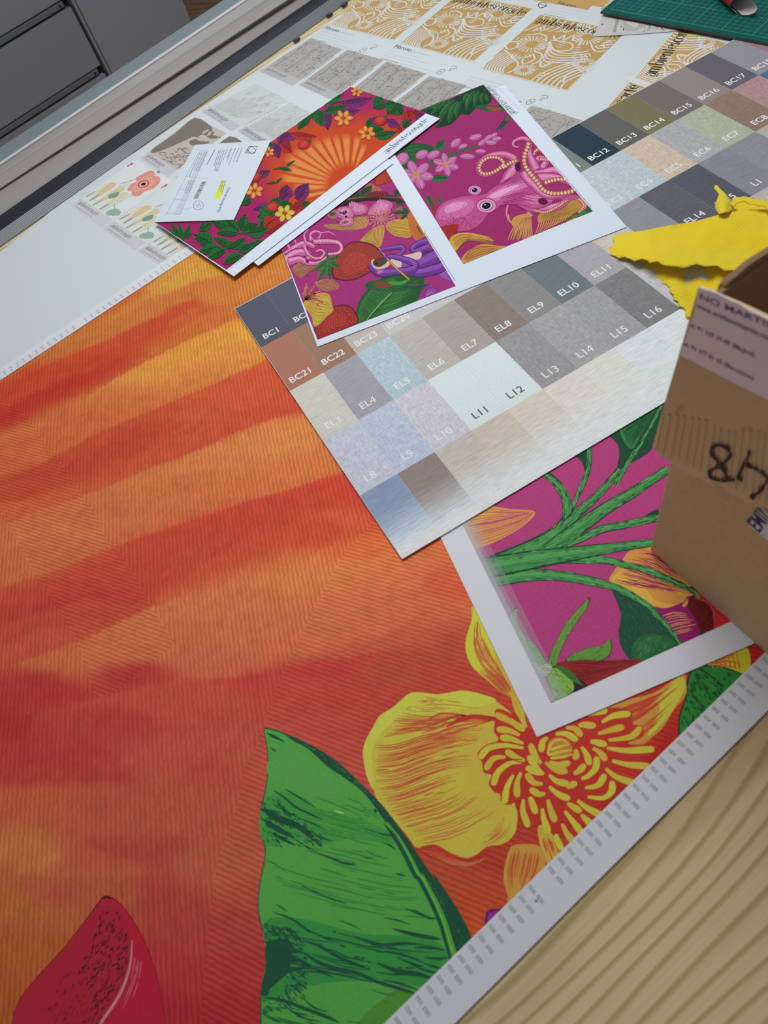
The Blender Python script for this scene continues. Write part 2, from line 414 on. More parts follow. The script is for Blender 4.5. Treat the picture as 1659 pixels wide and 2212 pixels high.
# ------------------------------------------------------------------ metal guide rail along the table edge
def metal(name, col, rough, met=0.0, spec=0.5):
    m, t, b = base_mat(name, ink(col), rough=rough, spec=spec, metal=met)
    no = nd(t, 'ShaderNodeTexNoise'); no.inputs['Scale'].default_value = 1; no.inputs['Detail'].default_value = 3
    t.links.new(rot_then_scale(t, -AX, (6, 900, 300)), no.inputs['Vector']); add_bump(t, b, no.outputs[0], 0.06, 0.0002); return m
M_BEIGE = metal('painted_beige_metal', (146, 141, 138), .4, spec=.3); M_TEAL = metal('pale_blue_grey_metal', (124, 136, 140), .35, spec=.3)
M_WHITE = metal('edge_highlight_white', (188, 190, 194), .35); M_BLACK = metal('black_rubber', (44, 46, 54), .42)
M_RIB = metal('ribs_reflection_grey', (118, 122, 126), .4); M_DARK = metal('dark_steel', (40, 42, 46), .5)
# every long edge of the profile: two picture points on it and its height
EDG = {'lip': ((0, 532), (560, 137), .0015), 'rib': ((0, 499), (560, 106), .014), 'blk': ((0, 466), (560, 79), .020),
       'crs': ((0, 405), (560, 39), .040), 'gr2': ((0, 381), (560, 16), .047), 'gr1': ((0, 372), (560, 8), .048), 'wht': ((0, 356), (527, 3), .051), 'tea': ((0, 350), (517, 3), .051), 'out': ((0, 319), (483, 0), .040)}
def edge(k, dz=0.0):
    a, b, z = EDG[k]; A = W(*a, z); B = W(*b, z)
    d = (B - A); d = d / np.hypot(d[0], d[1]); 
    return A - d * .45, B + d * 1.1
def strip(name, pts, mat, parent):
    """ruled surface through a list of (start,end) edges"""
    V = []; F = []
    for a, b in pts: V += [a, b]
    for i in range(len(pts) - 1): F.append([2 * i, 2 * i + 1, 2 * i + 3, 2 * i + 2])
    return mesh_obj(name, V, F, mat, parent)
def mixe(p, q, t, dz=0.0): return (p[0] * (1 - t) + q[0] * t + np.array([0, 0, dz]), p[1] * (1 - t) + q[1] * t + np.array([0, 0, dz]))
rail = thing('guide_rail', 'long beige and black metal guide rail along the far table edge', 'rail', tuple(W(280, 240, 0)))
E_ = {k: edge(k) for k in EDG}
drop = lambda e, dz: (e[0] + np.array([0, 0, dz]), e[1] + np.array([0, 0, dz]))
strip('beige_body', [E_['blk'], mixe(E_['blk'], E_['crs'], .04, .002), mixe(E_['blk'], E_['crs'], .97), mixe(E_['blk'], E_['crs'], .99, -.0004), E_['crs'], mixe(E_['crs'], E_['gr2'], .98, 0),
      mixe(E_['gr2'], E_['gr1'], .1, -.0010), mixe(E_['gr2'], E_['gr1'], .4, -.0010), mixe(E_['gr2'], E_['gr1'], .5, .0004), mixe(E_['gr2'], E_['gr1'], .6, -.0010), mixe(E_['gr2'], E_['gr1'], .9, -.0010), E_['gr1'], E_['wht']], M_BEIGE, rail)
strip('highlight_edge', [E_['wht'], mixe(E_['wht'], E_['tea'], .5, .0015), E_['tea']], M_WHITE, rail)  # highlight along the rail edge, painted as a white strip
ou = E_['out']
strip('outer_flange', [E_['tea'], ou, mixe(ou, ou, 0, -.004), mixe(ou, ou, 0, -.05), (ou[0] - EY * .1 + [0, 0, -.05], ou[1] - EY * .1 + [0, 0, -.05])], M_TEAL, rail)
def ribs(a, b, n, amp):
    out = []
    for i in range(n):
        out += [mixe(a, b, i / n, 0), mixe(a, b, (i + .62) / n, 0), mixe(a, b, (i + .7) / n, -amp), mixe(a, b, (i + .92) / n, -amp)]
    return out + [b]
strip('rubber_strip', ribs(E_['blk'], E_['rib'], 9, .0016), M_BLACK, rail)
strip('ribbed_lip', ribs(E_['rib'], E_['lip'], 7, .0006) + [drop(E_['lip'], -.0016)], M_RIB, rail)  # lower ribs of the black strip, their reflection put in as grey colour
relocate(rail)
for i, (x, y) in enumerate(((641, 88), (712, 34), (744, 12))):
    c = W(x, y, .002); o = box_mesh('cable_clip', (-.007, -.004, 0), (.007, .004, .004), M_DARK, None, .0008)
    o.location = c; o.rotation_euler = (0, 0, AX); tag(o, ('small black clip in the gap beside the rail, nearest the grey printed cards', 'small black clip in the gap beside the rail, middle of the three', 'small black clip in the gap beside the rail, farthest up the table')[i], 'clip', 'clips beside the rail')
# ------------------------------------------------------------------ grey drawer cabinet beyond the rail
CP = o_edge + EY * .95
def cab(x, y):
    X = Wp(x, y, CP, EY); return float(np.dot(X - CP, EX)), float(X[2])
def CB(u, v, z): return (CP + EX * u + EY * v)[:2].tolist() + [z]
def cbox(name, u0, u1, v0, v1, z0, z1, mat, parent, bev=0.0):
    return box_mesh(name, (u0, v0, z0), (u1, v1, z1), mat, parent, bev, M=lambda p: CB(*p))
def paint(name, col, rough=.5):
    m, t, b = base_mat(name, ink(col), rough=rough, spec=.35)
    no = nd(t, 'ShaderNodeTexNoise'); no.inputs['Scale'].default_value = 900; add_bump(t, b, no.outputs[0], 0.05, 0.0002); return m
M_CAB = paint('grey_cabinet_paint', (158, 160, 166)); M_CAB2 = paint('grey_drawer_paint', (152, 153, 158)); M_GAP = paint('dark_gap', (30, 32, 38)); M_GRIP = paint('drawer_grip_aluminium', (120, 124, 130), .3)
ur = cab(158, 16)[0]; ub = cab(222, 140)[0]; ur = (ur + ub) / 2
zt = cab(155, 14)[1]; zb = cab(219, 139)[1]; zu = cab(137, 0)[1]; urp = cab(402, 20)[0]
H = zt - zb
cb = thing('drawer_cabinet', 'dark grey metal drawer cabinet on the floor behind the rail', 'cabinet', tuple(CB(ur - .4, .2, 0)))
cbox('body', ur - .9, ur - .004, .02, .5, 0.02, zt + H * 1.25, M_GAP, cb)
cbox('side_panel', ur + .004, ur + .012, -.002, .5, 0.0, zt + H * 1.25, M_CAB, cb)
for k in range(-2, 2):
    z0 = zb + k * (H * 1.16); 
    d = cbox('drawer', ur - .9, ur - .006, 0, .02, z0, z0 + H, M_CAB2, cb, .0015)
    g = cbox('grip', ur - .9, ur - .02, .004, .018, z0 + H + H * .035, z0 + H * 1.14, M_GRIP, d, .004)
    for q in (.035,):
        n = 10; c = (ur - q, -.0005, z0 - H * .07); rr = H * .018
        V = [CB(c[0] + rr * math.cos(2 * math.pi * i / n), c[1], c[2] + rr * math.sin(2 * math.pi * i / n)) for i in range(n)] + [CB(c[0] + rr * math.cos(2 * math.pi * i / n), .01, c[2] + rr * math.sin(2 * math.pi * i / n)) for i in range(n)]
        mesh_obj('screw', V, [list(range(n))] + [[i, (i + 1) % n, n + (i + 1) % n, n + i] for i in range(n)], M_GAP, d)
relocate(cb)
pc = thing('grey_panel_cabinet', 'plain grey cabinet door right of the drawers, bare wooden floor beside it', 'cabinet', tuple(CB((ur + urp) / 2, .2, 0)))
cbox('body', ur + .016, urp, .02, .5, 0.02, zt + H * 1.25, M_CAB, pc)
cbox('door', ur + .016, urp, 0, .018, 0.0, zt + H * 1.25, M_CAB, pc, .001)
relocate(pc)
# ------------------------------------------------------------------ cardboard box
def card_mat(name, col, flute=False):
    m, t, b = base_mat(name, rough=.85, spec=.1)
    n1 = nd(t, 'ShaderNodeTexNoise'); n1.inputs['Scale'].default_value = 60; n1.inputs['Detail'].default_value = 5
    n2 = nd(t, 'ShaderNodeTexNoise'); n2.inputs['Scale'].default_value = 900; n2.inputs['Detail'].default_value = 2
    f = math_n(t, 'MULTIPLY_ADD', n1.outputs[0], .22); t.nodes[-1].inputs[2].default_value = .89
    g = math_n(t, 'MULTIPLY_ADD', n2.outputs[0], .25); t.nodes[-1].inputs[2].default_value = .875
    rgb = nd(t, 'ShaderNodeRGB'); rgb.outputs[0].default_value = ink(col)
    t.links.new(scale_color(t, rgb.outputs[0], math_n(t, 'MULTIPLY', f, g)), b.inputs['Base Color']); add_bump(t, b, n2.outputs[0], .1, .0003); return m
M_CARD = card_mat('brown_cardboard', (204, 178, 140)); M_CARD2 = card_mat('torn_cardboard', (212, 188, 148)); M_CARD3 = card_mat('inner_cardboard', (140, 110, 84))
M_LBL, _t, _b = base_mat('white_label_tape', (.92, .93, .97, 1), rough=.3, spec=.5)
ba = W(1408, 1190, .0022); bb = W(1659, 1415, .0022); bd = bb - ba; bd[2] = 0; bd = bd / np.linalg.norm(bd); bn = np.array([bd[1], -bd[0], 0])
if bn[0] > 0: bn = -bn                       # outward, toward the prints
BH = .323; BL, BW = .31, .24
box = thing('cardboard_box', 'open brown cardboard box with a torn white label marked 48', 'box', tuple(ba + bd * .15 - bn * .12))
def BX(u, v, z): return ba + bd * u - bn * v + np.array([0, 0, z])
def bbox(name, u0, u1, v0, v1, z0, z1, mat, parent): return box_mesh(name, (u0, v0, z0), (u1, v1, z1), mat, parent, .0008, M=lambda p: BX(*p))
bbox('side_wall', -.002, BL, 0, .004, 0, BH, M_CARD, box); bbox('side_wall', -.002, BL, BW - .004, BW, 0, BH, M_CARD, box)
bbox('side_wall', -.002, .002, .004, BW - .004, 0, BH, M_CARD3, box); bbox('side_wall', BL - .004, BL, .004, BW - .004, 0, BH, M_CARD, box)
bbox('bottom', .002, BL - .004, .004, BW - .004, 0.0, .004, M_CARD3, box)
def plane_slab(name, P, off, th, mat, parent, p0=None, nrm=None):
    """slab traced on a wall plane pushed out by off"""
    nrm = bn if nrm is None else nrm; p0 = ba if p0 is None else p0
    A = [Wp(x, y, p0 + nrm * off, nrm) for x, y in P]; n = len(A)
    V = A + [a - nrm * th for a in A]
    F = [list(range(n)), list(range(n, 2 * n))[::-1]] + [[i, (i + 1) % n, n + (i + 1) % n, n + i] for i in range(n)]
    o = mesh_obj(name, V, F, mat, parent)
    import bmesh
    bm = bmesh.new(); bm.from_mesh(o.data); bmesh.ops.recalc_face_normals(bm, faces=bm.faces); bm.to_mesh(o.data); bm.free()
    return o
K4 = zoom(1380, 540, .25318); KB = zoom(1380, 940, .2261)
torn_low = KB([(130, 100), (180, 170), (230, 215), (280, 250), (330, 280), (370, 315), (440, 365), (490, 380), (530, 405), (575, 400), (620, 440), (700, 490), (735, 470), (800, 490), (880, 560), (940, 590), (1030, 640), (1120, 690), (1180, 680), (1300, 760), (1500, 860)])
plane_slab('torn_flap', [(1508, 623), (1600, 662), (1659, 690), (1760, 735)] + torn_low[::-1], .0075, .003, M_CARD2, box)
liner = K4([(200, 1370), (230, 1385), (300, 1405), (330, 1350), (370, 1320), (420, 1345), (470, 1360), (500, 1405), (600, 1450), (640, 1485), (680, 1500), (760, 1530), (850, 1550), (910, 1500), (960, 1520), (1100, 1560), (1300, 1650)])
fl_ = plane_slab('outer_liner', [(1509, 623), (1600, 662), (1659, 690), (1760, 735)] + liner[::-1], .0095, .0018, M_CARD, box)
# flutes laid bare below the torn liner
V = []; F = []
for i in range(17):
    x = 215 + i * 62 + random.uniform(-6, 6)
    lo = KB([(0, 0)])[0]
    a = K4([(x - 8, 1400 + max(0, x - 300) * .18)])[0]; b = K4([(x - 70, 1690 + (x - 200) * .5)])[0]
    A = Wp(*a, ba + bn * .0078, bn); B = Wp(*b, ba + bn * .0078, bn); q = len(V); w_ = bd * .0011
    V += [A - w_, A + w_, B + w_, B - w_, A + bn * .001, B + bn * .001]; F += [[q, q + 4, q + 5, q + 3], [q + 4, q + 1, q + 2, q + 5]]
mesh_obj('flutes', V, F, M_CARD2, box)
lab = K4([(515, 318), (545, 332), (600, 345), (650, 362), (700, 385), (780, 428), (850, 450), (900, 490), (950, 520), (1010, 545), (1102, 590), (1250, 660), (1250, 1355), (1102, 1280), (800, 1130), (480, 960), (355, 900), (410, 730), (470, 560), (490, 450)])
lb = plane_slab('address_label', lab, .0101, .0005, M_LBL, box)
BLUE, _t, _b = base_mat('blue_print', ink((78, 80, 130)), rough=.4); NAVY, _t, _b = base_mat('navy_print', ink((60, 58, 110)), rough=.4); MARK, _t, _b = base_mat('black_marker', ink((44, 36, 36)), rough=.4)
def wall_text(name, body, a, b, tall, mat, parent, off=.0103):
    V, F = text2d(body); xs = [v[0] for v in V]; x0 = min(xs); x1 = max(xs)
    A = Wp(*a, ba + bn * off, bn); B = Wp(*b, ba + bn * off, bn); e = B - A; L = np.linalg.norm(e); e = e / L; u = np.cross(bn, e) ; k = L / (x1 - x0)
    if u[2] < 0: u = -u
    mesh_obj(name, [A + e * (v[0] - x0) * k + u * v[1] * k * tall for v in V], F, mat, parent)
wall_text('printed_name', 'NO MARTIN', *K4([(520, 420), (1170, 690)]), .62, BLUE, lb)
wall_text('printed_web_address', 'www.emilianomartin.com', *K4([(488, 490), (1150, 790)]), 1.0, NAVY, lb)
wall_text('printed_phone', 'el. 91 329 29 89 (Madrid)', *K4([(440, 655), (985, 918)]), 1.0, NAVY, lb)
wall_text('printed_phone', 'el. 93 377 81 55 (Barcelona)', *K4([(385, 815), (975, 1112)]), 1.0, NAVY, lb)
def wall_stroke(P, w, off=.0086, m_=None):
    P = catmull(P, False, 6); V = []; F = []
    for i, p in enumerate(P):
        d = P[min(i + 1, len(P) - 1)] - P[max(i - 1, 0)]; d = d / (np.hypot(*d) or 1); q = np.array([-d[1], d[0]]) * w * (1 + .25 * math.sin(i * .7)) / 2
        V += [Wp(*(p + q), ba + bn * (off + i * 1e-5), bn), Wp(*(p - q), ba + bn * (off + i * 1e-5), bn)]
    F = [[2 * i, 2 * i + 1, 2 * i + 3, 2 * i + 2] for i in range(len(P) - 1)]; return V, F
allV = []; allF = []
for st in ([(850, 430), (750, 430), (685, 400), (672, 360), (715, 325), (780, 290), (855, 225), (870, 170), (820, 112), (740, 98), (692, 140), (705, 195), (780, 290), (830, 370), (850, 425), (920, 430)],
           [(1050, 150), (1045, 190), (1005, 280), (960, 370), (950, 420), (990, 425)], [(1015, 285), (1120, 325), (1225, 410), (1190, 490), (1130, 560), (1075, 590), (1100, 612)]):
    V, F = wall_stroke(KB(st), 7.5); q = len(allV); allV += V; allF += [[i + q for i in f] for f in F]
mesh_obj('handwritten_number', allV, allF, MARK, box)
l2 = plane_slab('small_label', KB([(1130, 712), (1234, 755), (1330, 800), (1330, 1060), (1234, 1008), (1055, 872)]), .0006, .0005, M_LBL, box)
wall_text('printed_letters', 'EMILI', *KB([(1150, 935), (1290, 760)]), 1.2, NAVY, l2, .0008)
# far inner flap with a thick rounded edge
fn = bd.copy(); pf = ba + bd * .0
RF = K4([(712, 400), (718, 345), (740, 305), (780, 262), (850, 205), (950, 118), (1102, 22), (1300, -90), (1500, 60), (1500, 700), (1000, 560), (780, 450)])
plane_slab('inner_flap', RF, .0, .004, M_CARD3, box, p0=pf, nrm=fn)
rim = K4([(712, 400), (718, 345), (740, 305), (780, 262), (850, 205), (950, 118), (1102, 22), (1300, -90), (1300, -62), (1102, 52), (960, 142), (870, 222), (800, 285), (765, 325), (745, 400)])
plane_slab('corrugated_rim', rim, -.0042, .0012, card_mat('corrugated_edge', (108, 88, 66)), box, p0=pf, nrm=fn)
relocate(box)
# ------------------------------------------------------------------ yellow cloth
from mathutils.geometry import delaunay_2d_cdt
from mathutils import noise as mn
def cloth_mat():
    m, t, b = base_mat('yellow_microfibre', ink((236, 208, 40)), rough=.95, spec=.05)
    b.inputs['Sheen Weight'].default_value = .3
    b.inputs['Base Color'].default_value = (0.93, 0.72, 0.025, 1)
    wv = nd(t, 'ShaderNodeTexWave', wave_type='BANDS', bands_direction='Y'); wv.inputs['Scale'].default_value = 1.0; wv.inputs['Distortion'].default_value = 1.2; wv.inputs['Detail'].default_value = 2; wv.inputs['Detail Scale'].default_value = 2
    t.links.new(rot_then_scale(t, math.radians(18), (60, 160, 60)), wv.inputs['Vector'])
    add_bump(t, b, wv.outputs[0], .45, .0008); return m
M_YEL = cloth_mat()
def drape(name, out, hf, parent, step=7.0):
    pts = [Vector(p) for p in out]; n = len(pts); X = [p[0] for p in out]; Y = [p[1] for p in out]
    x = min(X)
    while x < max(X):
        y = min(Y)
        while y < max(Y):
            p = (x + random.uniform(-1, 1), y + random.uniform(-1, 1))
            if inside(p, out): pts.append(Vector(p))
            y += step
        x += step
    r = delaunay_2d_cdt(pts, [], [list(range(n))], 1, 1e-4)
    V = [W(v.x, v.y, hf(v.x, v.y)) for v in r[0]]
    F = [list(f) for f in r[2]]
    me = bpy.data.meshes.new(name); me.from_pydata([tuple(v) for v in V], [], F)
    import bmesh
    bm = bmesh.new(); bm.from_mesh(me); bmesh.ops.recalc_face_normals(bm, faces=bm.faces)
    if sum(f.normal.z for f in bm.faces) < 0: bmesh.ops.reverse_faces(bm, faces=bm.faces)
    bm.to_mesh(me); bm.free(); me.materials.append(M_YEL)
    for p in me.polygons: p.use_smooth = True
    o = link(bpy.data.objects.new(name, me), parent); md = o.modifiers.new('s', 'SOLIDIFY'); md.thickness = .0012; md.offset = -1
    return o
Z7 = zoom(1100, 380, .33695)
def wr(x, y, s=1.0): return (mn.noise(Vector((x * .012, y * .02, s))) * .5 + mn.noise(Vector((x * .03, y * .045, s + 3))) * .25)
cl = thing('yellow_cloth', 'crumpled bright yellow cleaning cloth with zigzag edges beside the box', 'cloth', tuple(W(1500, 540)))
low = Z7([(800, 520), (850, 545), (880, 570), (890, 602), (930, 618), (925, 640), (945, 655), (985, 668), (972, 690), (1005, 690), (1030, 715), (1028, 740), (1055, 760), (1050, 790), (1082, 800), (1088, 832), (1120, 840), (1135, 862), (1125, 885), (1140, 902), (1175, 905), (1250, 960), (1400, 1000), (1700, 1000), (1700, 560), (1200, 500), (900, 500)])
drape('lower_fold', low, lambda x, y: .0045 + .006 * max(0, wr(x, y, 1.0)) + .004 * max(0, math.sin((x - y * .4 - 1180) * .055)) * min(1, max(0, (x - 1400) / 60)), cl)
upo = Z7([(640, 460), (650, 482), (645, 500), (680, 512), (700, 525), (740, 518), (770, 528), (800, 545), (850, 530), (880, 538), (900, 556), (950, 545), (975, 562), (1000, 572), (1070, 578), (1110, 586), (1150, 580), (1175, 570), (1200, 562), (1260, 577), (1330, 571), (1380, 604), (1430, 600), (1480, 628), (1560, 660), (1700, 700), (1800, 700), (1800, 215), (1560, 215), (1440, 212), (1345, 240), (1330, 252), (1200, 290), (1000, 322), (860, 350), (720, 370), (680, 380), (662, 400), (672, 425), (662, 445)])
def hup(x, y):
    e = min(1, max(0, (x - 1322) / 80)); return .0065 + .015 * e + .006 * wr(x, y, 5.0) * e + .003 * math.sin((y - .2 * x) * .05) * e
drape('upper_fold', upo, hup, cl)
stub = Z7([(1345, 245), (1318, 205), (1322, 170), (1345, 120), (1330, 95), (1313, 80), (1318, 60), (1335, 60), (1350, 80), (1385, 110), (1420, 160), (1445, 215), (1400, 235)])
drape('twisted_corner', stub, lambda x, y: .020 + .012 * math.sin(max(0, min(1, (x - 1541) / 46)) * math.pi) * min(1, max(.2, (y - 398) / 40)), cl, 4)
back = Z7([(1420, 175), (1430, 150), (1455, 133), (1480, 138), (1500, 130), (1560, 142), (1610, 150), (1659, 160), (1800, 190), (1800, 260), (1660, 215), (1640, 192), (1600, 190), (1580, 180), (1540, 178), (1510, 160), (1460, 172), (1440, 200)])
drape('back_fold', back, lambda x, y: .030 + .003 * wr(x, y, 9), cl, 4)
drape('hollow_fold', Z7([(1425, 175), (1470, 145), (1600, 160), (1660, 190), (1800, 230), (1800, 300), (1440, 250)]), lambda x, y: .012 + .004 * wr(x, y, 12), cl, 5)
relocate(cl)
# ------------------------------------------------------------------ green cutting mat and rolled sample
ma = W(1297, 25, .009); mb = W(1659, 93, .009); md_ = mb - ma; md_[2] = 0; me1 = md_ / np.linalg.norm(md_); me2 = np.array([-me1[1], me1[0], 0])
if np.dot(me2, W(1500, 0) - ma) < 0: me2 = -me2
MT = lambda u, v: (ma + me1 * u + me2 * v)[:2]
mat = thing('cutting_mat', 'dark green cutting mat with a pale grid at the far right corner', 'cutting mat', tuple(ma + me1 * .2 + me2 * .15)[:2] + (TZ + .006,))
Mm, _t, _b = base_mat('mat_green', (.004, .105, .09, 1), rough=.5, spec=.2); Mk, _t, _b = base_mat('mat_core', ink((76, 68, 66)), rough=.6)
prism('core', [MT(0, 0), MT(.45, 0), MT(.45, .32), MT(0, .32)], TZ + .0055, TZ + .0083, Mk, mat)
prism('green_face', [MT(0.0003, 0.0003), MT(.4497, 0.0003), MT(.4497, .3197), MT(0.0003, .3197)], TZ + .0083, TZ + .009, Mm, mat)
g = Art(.009, m=lambda p: MT(*p))
for i in range(42):
    u = .012 + i * .01; g.line([(u, .012), (u, .30)], .0007 if i % 5 == 0 else .00028, (78, 138, 128), sm=False, up=i == 0)
    if i % 1 == 0: g.line([(u + .005, .012), (u + .005, .017)], .0003, (70, 128, 118), sm=False, up=False)
for i in range(29):
    v = .012 + i * .01; g.line([(.012, v), (.43, v)], .0007 if i % 5 == 0 else .00028, (78, 138, 128), sm=False, up=i == 0)
g.build('grid_print', mat); relocate(mat)
# rolled red sample
rc = W(1606, 14, .009 + .014); ra = W(1520, -60, .009 + .014) - rc; ra[2] = 0; ra = ra / np.linalg.norm(ra); rq = np.array([-ra[1], ra[0], 0])
Mr, t_, b_ = base_mat('red_patterned_paper', rough=.45)
vn = nd(t_, 'ShaderNodeTexNoise'); vn.inputs['Scale'].default_value = 90; vn.inputs['Detail'].default_value = 3; cr_ = nd(t_, 'ShaderNodeValToRGB')
cr_.color_ramp.elements[0].position = .45; cr_.color_ramp.elements[0].color = ink((120, 24, 34)); cr_.color_ramp.elements[1].position = .62; cr_.color_ramp.elements[1].color = ink((196, 60, 44))
t_.links.new(vn.outputs[0], cr_.inputs[0]); t_.links.new(cr_.outputs[0], b_.inputs['Base Color'])
Mw, _t, _b = base_mat('white_paper_inside', ink((196, 186, 188)), rough=.6)
rr_ = thing('rolled_sample', 'rolled red patterned paper with white inside on the green mat', 'paper roll', tuple(rc[:2]) + (TZ + .009,))
def tube(name, r, mat_, flip):
    n = 28; V = []; F = []
    for L in (0.0, .2):
        for i in range(n):
            a = -1.2 + 5.9 * i / (n - 1); r2 = r * (1 + .10 * i / n); V.append(rc + ra * (L + (.018 * math.cos(a) if L == 0 else 0)) + rq * r2 * math.cos(a) + np.array([0, 0, r2 * .9 * math.sin(a)]))
    for i in range(n - 1): F.append([i, i + 1, n + i + 1, n + i])
    return mesh_obj(name, V, F, mat_, rr_, True)
tube('red_outside', .0125, Mr, 0); tube('white_inside', .0121, Mw, 1)
relocate(rr_)
# ------------------------------------------------------------------ the big orange mural print
MA = math.radians(9.4); ME = np.array([math.cos(MA), math.sin(MA)]); MN = np.array([-math.sin(MA), math.cos(MA)])
def MU(s, n): return ME * s + MN * n
HM = .0012
mural = thing('mural_print', 'large orange sunburst wallpaper print with yellow flower and green leaves', 'wallpaper print', (float(MU(-.2, -.3)[0]), float(MU(-.2, -.3)[1]), TZ))
paper([MU(-1.15, -.8185), MU(.42, -.8185), MU(.42, .187), MU(-1.15, .187)], HM, (222, 224, 230), mural)
CTRL = [((400, 585), (208, 128, 58)), ((460, 575), (210, 132, 56)), ((330, 665), (196, 98, 50)), ((520, 620), (204, 106, 52)), ((560, 650), (202, 98, 50)), ((250, 650), (192, 84, 46)), ((590, 590), (208, 112, 54)),
 ((300, 720), (190, 64, 40)), ((400, 690), (198, 82, 46)), ((200, 780), (182, 54, 38)), ((120, 840), (174, 44, 36)), ((250, 760), (188, 60, 38)), ((60, 840), (180, 56, 40)), ((0, 860), (176, 52, 38)), ((450, 690), (200, 92, 46)),
 ((490, 745), (220, 136, 58)), ((560, 720), (222, 138, 58)), ((400, 790), (212, 118, 58)), ((320, 830), (200, 102, 56)), ((240, 870), (194, 90, 54)), ((150, 920), (190, 82, 50)), ((60, 960), (186, 78, 48)), ((430, 760), (214, 122, 56)),
 ((560, 840), (200, 72, 48)), ((640, 870), (196, 68, 48)), ((450, 880), (194, 72, 46)), ((330, 930), (184, 62, 44)), ((200, 990), (176, 56, 42)), ((80, 1050), (174, 58, 42)), ((400, 960), (188, 68, 46)), ((0, 1100), (182, 74, 46)),
 ((640, 940), (208, 112, 62)), ((560, 960), (206, 106, 62)), ((480, 1010), (202, 102, 60)), ((380, 1050), (194, 92, 56)), ((280, 1080), (188, 86, 54)), ((150, 1150), (188, 88, 56)), ((60, 1220), (180, 80, 52)), ((690, 1000), (204, 98, 56)), ((560, 1040), (198, 92, 56)),
 ((700, 1070), (194, 58, 44)), ((620, 1090), (188, 56, 46)), ((500, 1130), (184, 58, 44)), ((400, 1180), (182, 58, 46)), ((300, 1240), (176, 56, 44)), ((200, 1300), (168, 48, 42)), ((120, 1340), (168, 56, 44)), ((760, 1120), (200, 72, 46)), ((680, 1150), (192, 62, 46)),
 ((740, 1220), (204, 98, 58)), ((680, 1240), (200, 100, 58)), ((560, 1280), (192, 92, 58)), ((480, 1310), (190, 90, 58)), ((380, 1360), (184, 86, 56)), ((280, 1400), (180, 82, 54)), ((850, 1260), (200, 92, 60)), ((930, 1300), (192, 84, 58)), ((820, 1180), (206, 88, 50)),
 ((600, 1360), (188, 86, 60)), ((760, 1360), (190, 84, 60)), ((880, 1380), (178, 70, 52)), ((960, 1420), (166, 60, 46)), ((1000, 1250), (196, 76, 50)), ((450, 1420), (182, 78, 58)),
 ((700, 1450), (172, 48, 46)), ((600, 1490), (172, 54, 48)), ((480, 1500), (174, 62, 52)), ((350, 1530), (170, 60, 50)), ((250, 1560), (160, 48, 44)), ((800, 1480), (168, 52, 44)), ((1060, 1460), (166, 56, 44)), ((1080, 1420), (168, 58, 44)),
 ((120, 1480), (158, 42, 42)), ((40, 1560), (150, 38, 36)), ((0, 1400), (170, 62, 48)), ((150, 1640), (156, 44, 44)), ((280, 1650), (158, 48, 46)), ((60, 1680), (156, 48, 42)), ((420, 1620), (166, 60, 52)), ((520, 1650), (168, 64, 52)),
 ((60, 1740), (162, 66, 44)), ((150, 1760), (162, 66, 48)), ((300, 1740), (158, 60, 48)), ((420, 1760), (160, 62, 50)), ((500, 1850), (158, 64, 50)), ((60, 1850), (164, 80, 48)), ((180, 1850), (158, 62, 46)), ((320, 1840), (152, 52, 46)), ((20, 1950), (152, 70, 40)),
 ((120, 1940), (152, 60, 44)), ((350, 1950), (150, 48, 44)), ((480, 2000), (150, 46, 44)), ((420, 2100), (146, 38, 40)), ((520, 2180), (140, 34, 38)), ((30, 2060), (146, 64, 34)), ((10, 2180), (140, 60, 30)), ((350, 2200), (138, 30, 38)),
 ((740, 1700), (168, 58, 50)), ((760, 1560), (170, 56, 50)), ((900, 1900), (156, 56, 38)), ((980, 1960), (160, 54, 34)), ((1000, 2040), (166, 58, 30)), ((1050, 1880), (154, 50, 38)), ((1150, 1850), (150, 44, 34)), ((1350, 1750), (150, 34, 26)),
 ((1450, 1650), (150, 26, 24)), ((1600, 1420), (168, 30, 28)), ((1640, 1400), (172, 40, 30)), ((1100, 1560), (166, 48, 38)), ((1200, 1640), (168, 48, 36))]
def MNW(X, Y): return np.sin(X * 31 + Y * 12) + np.sin(Y * 43 - X * 17 + 1) + .6 * np.sin(X * 90 + Y * 70)
KM = 0.93
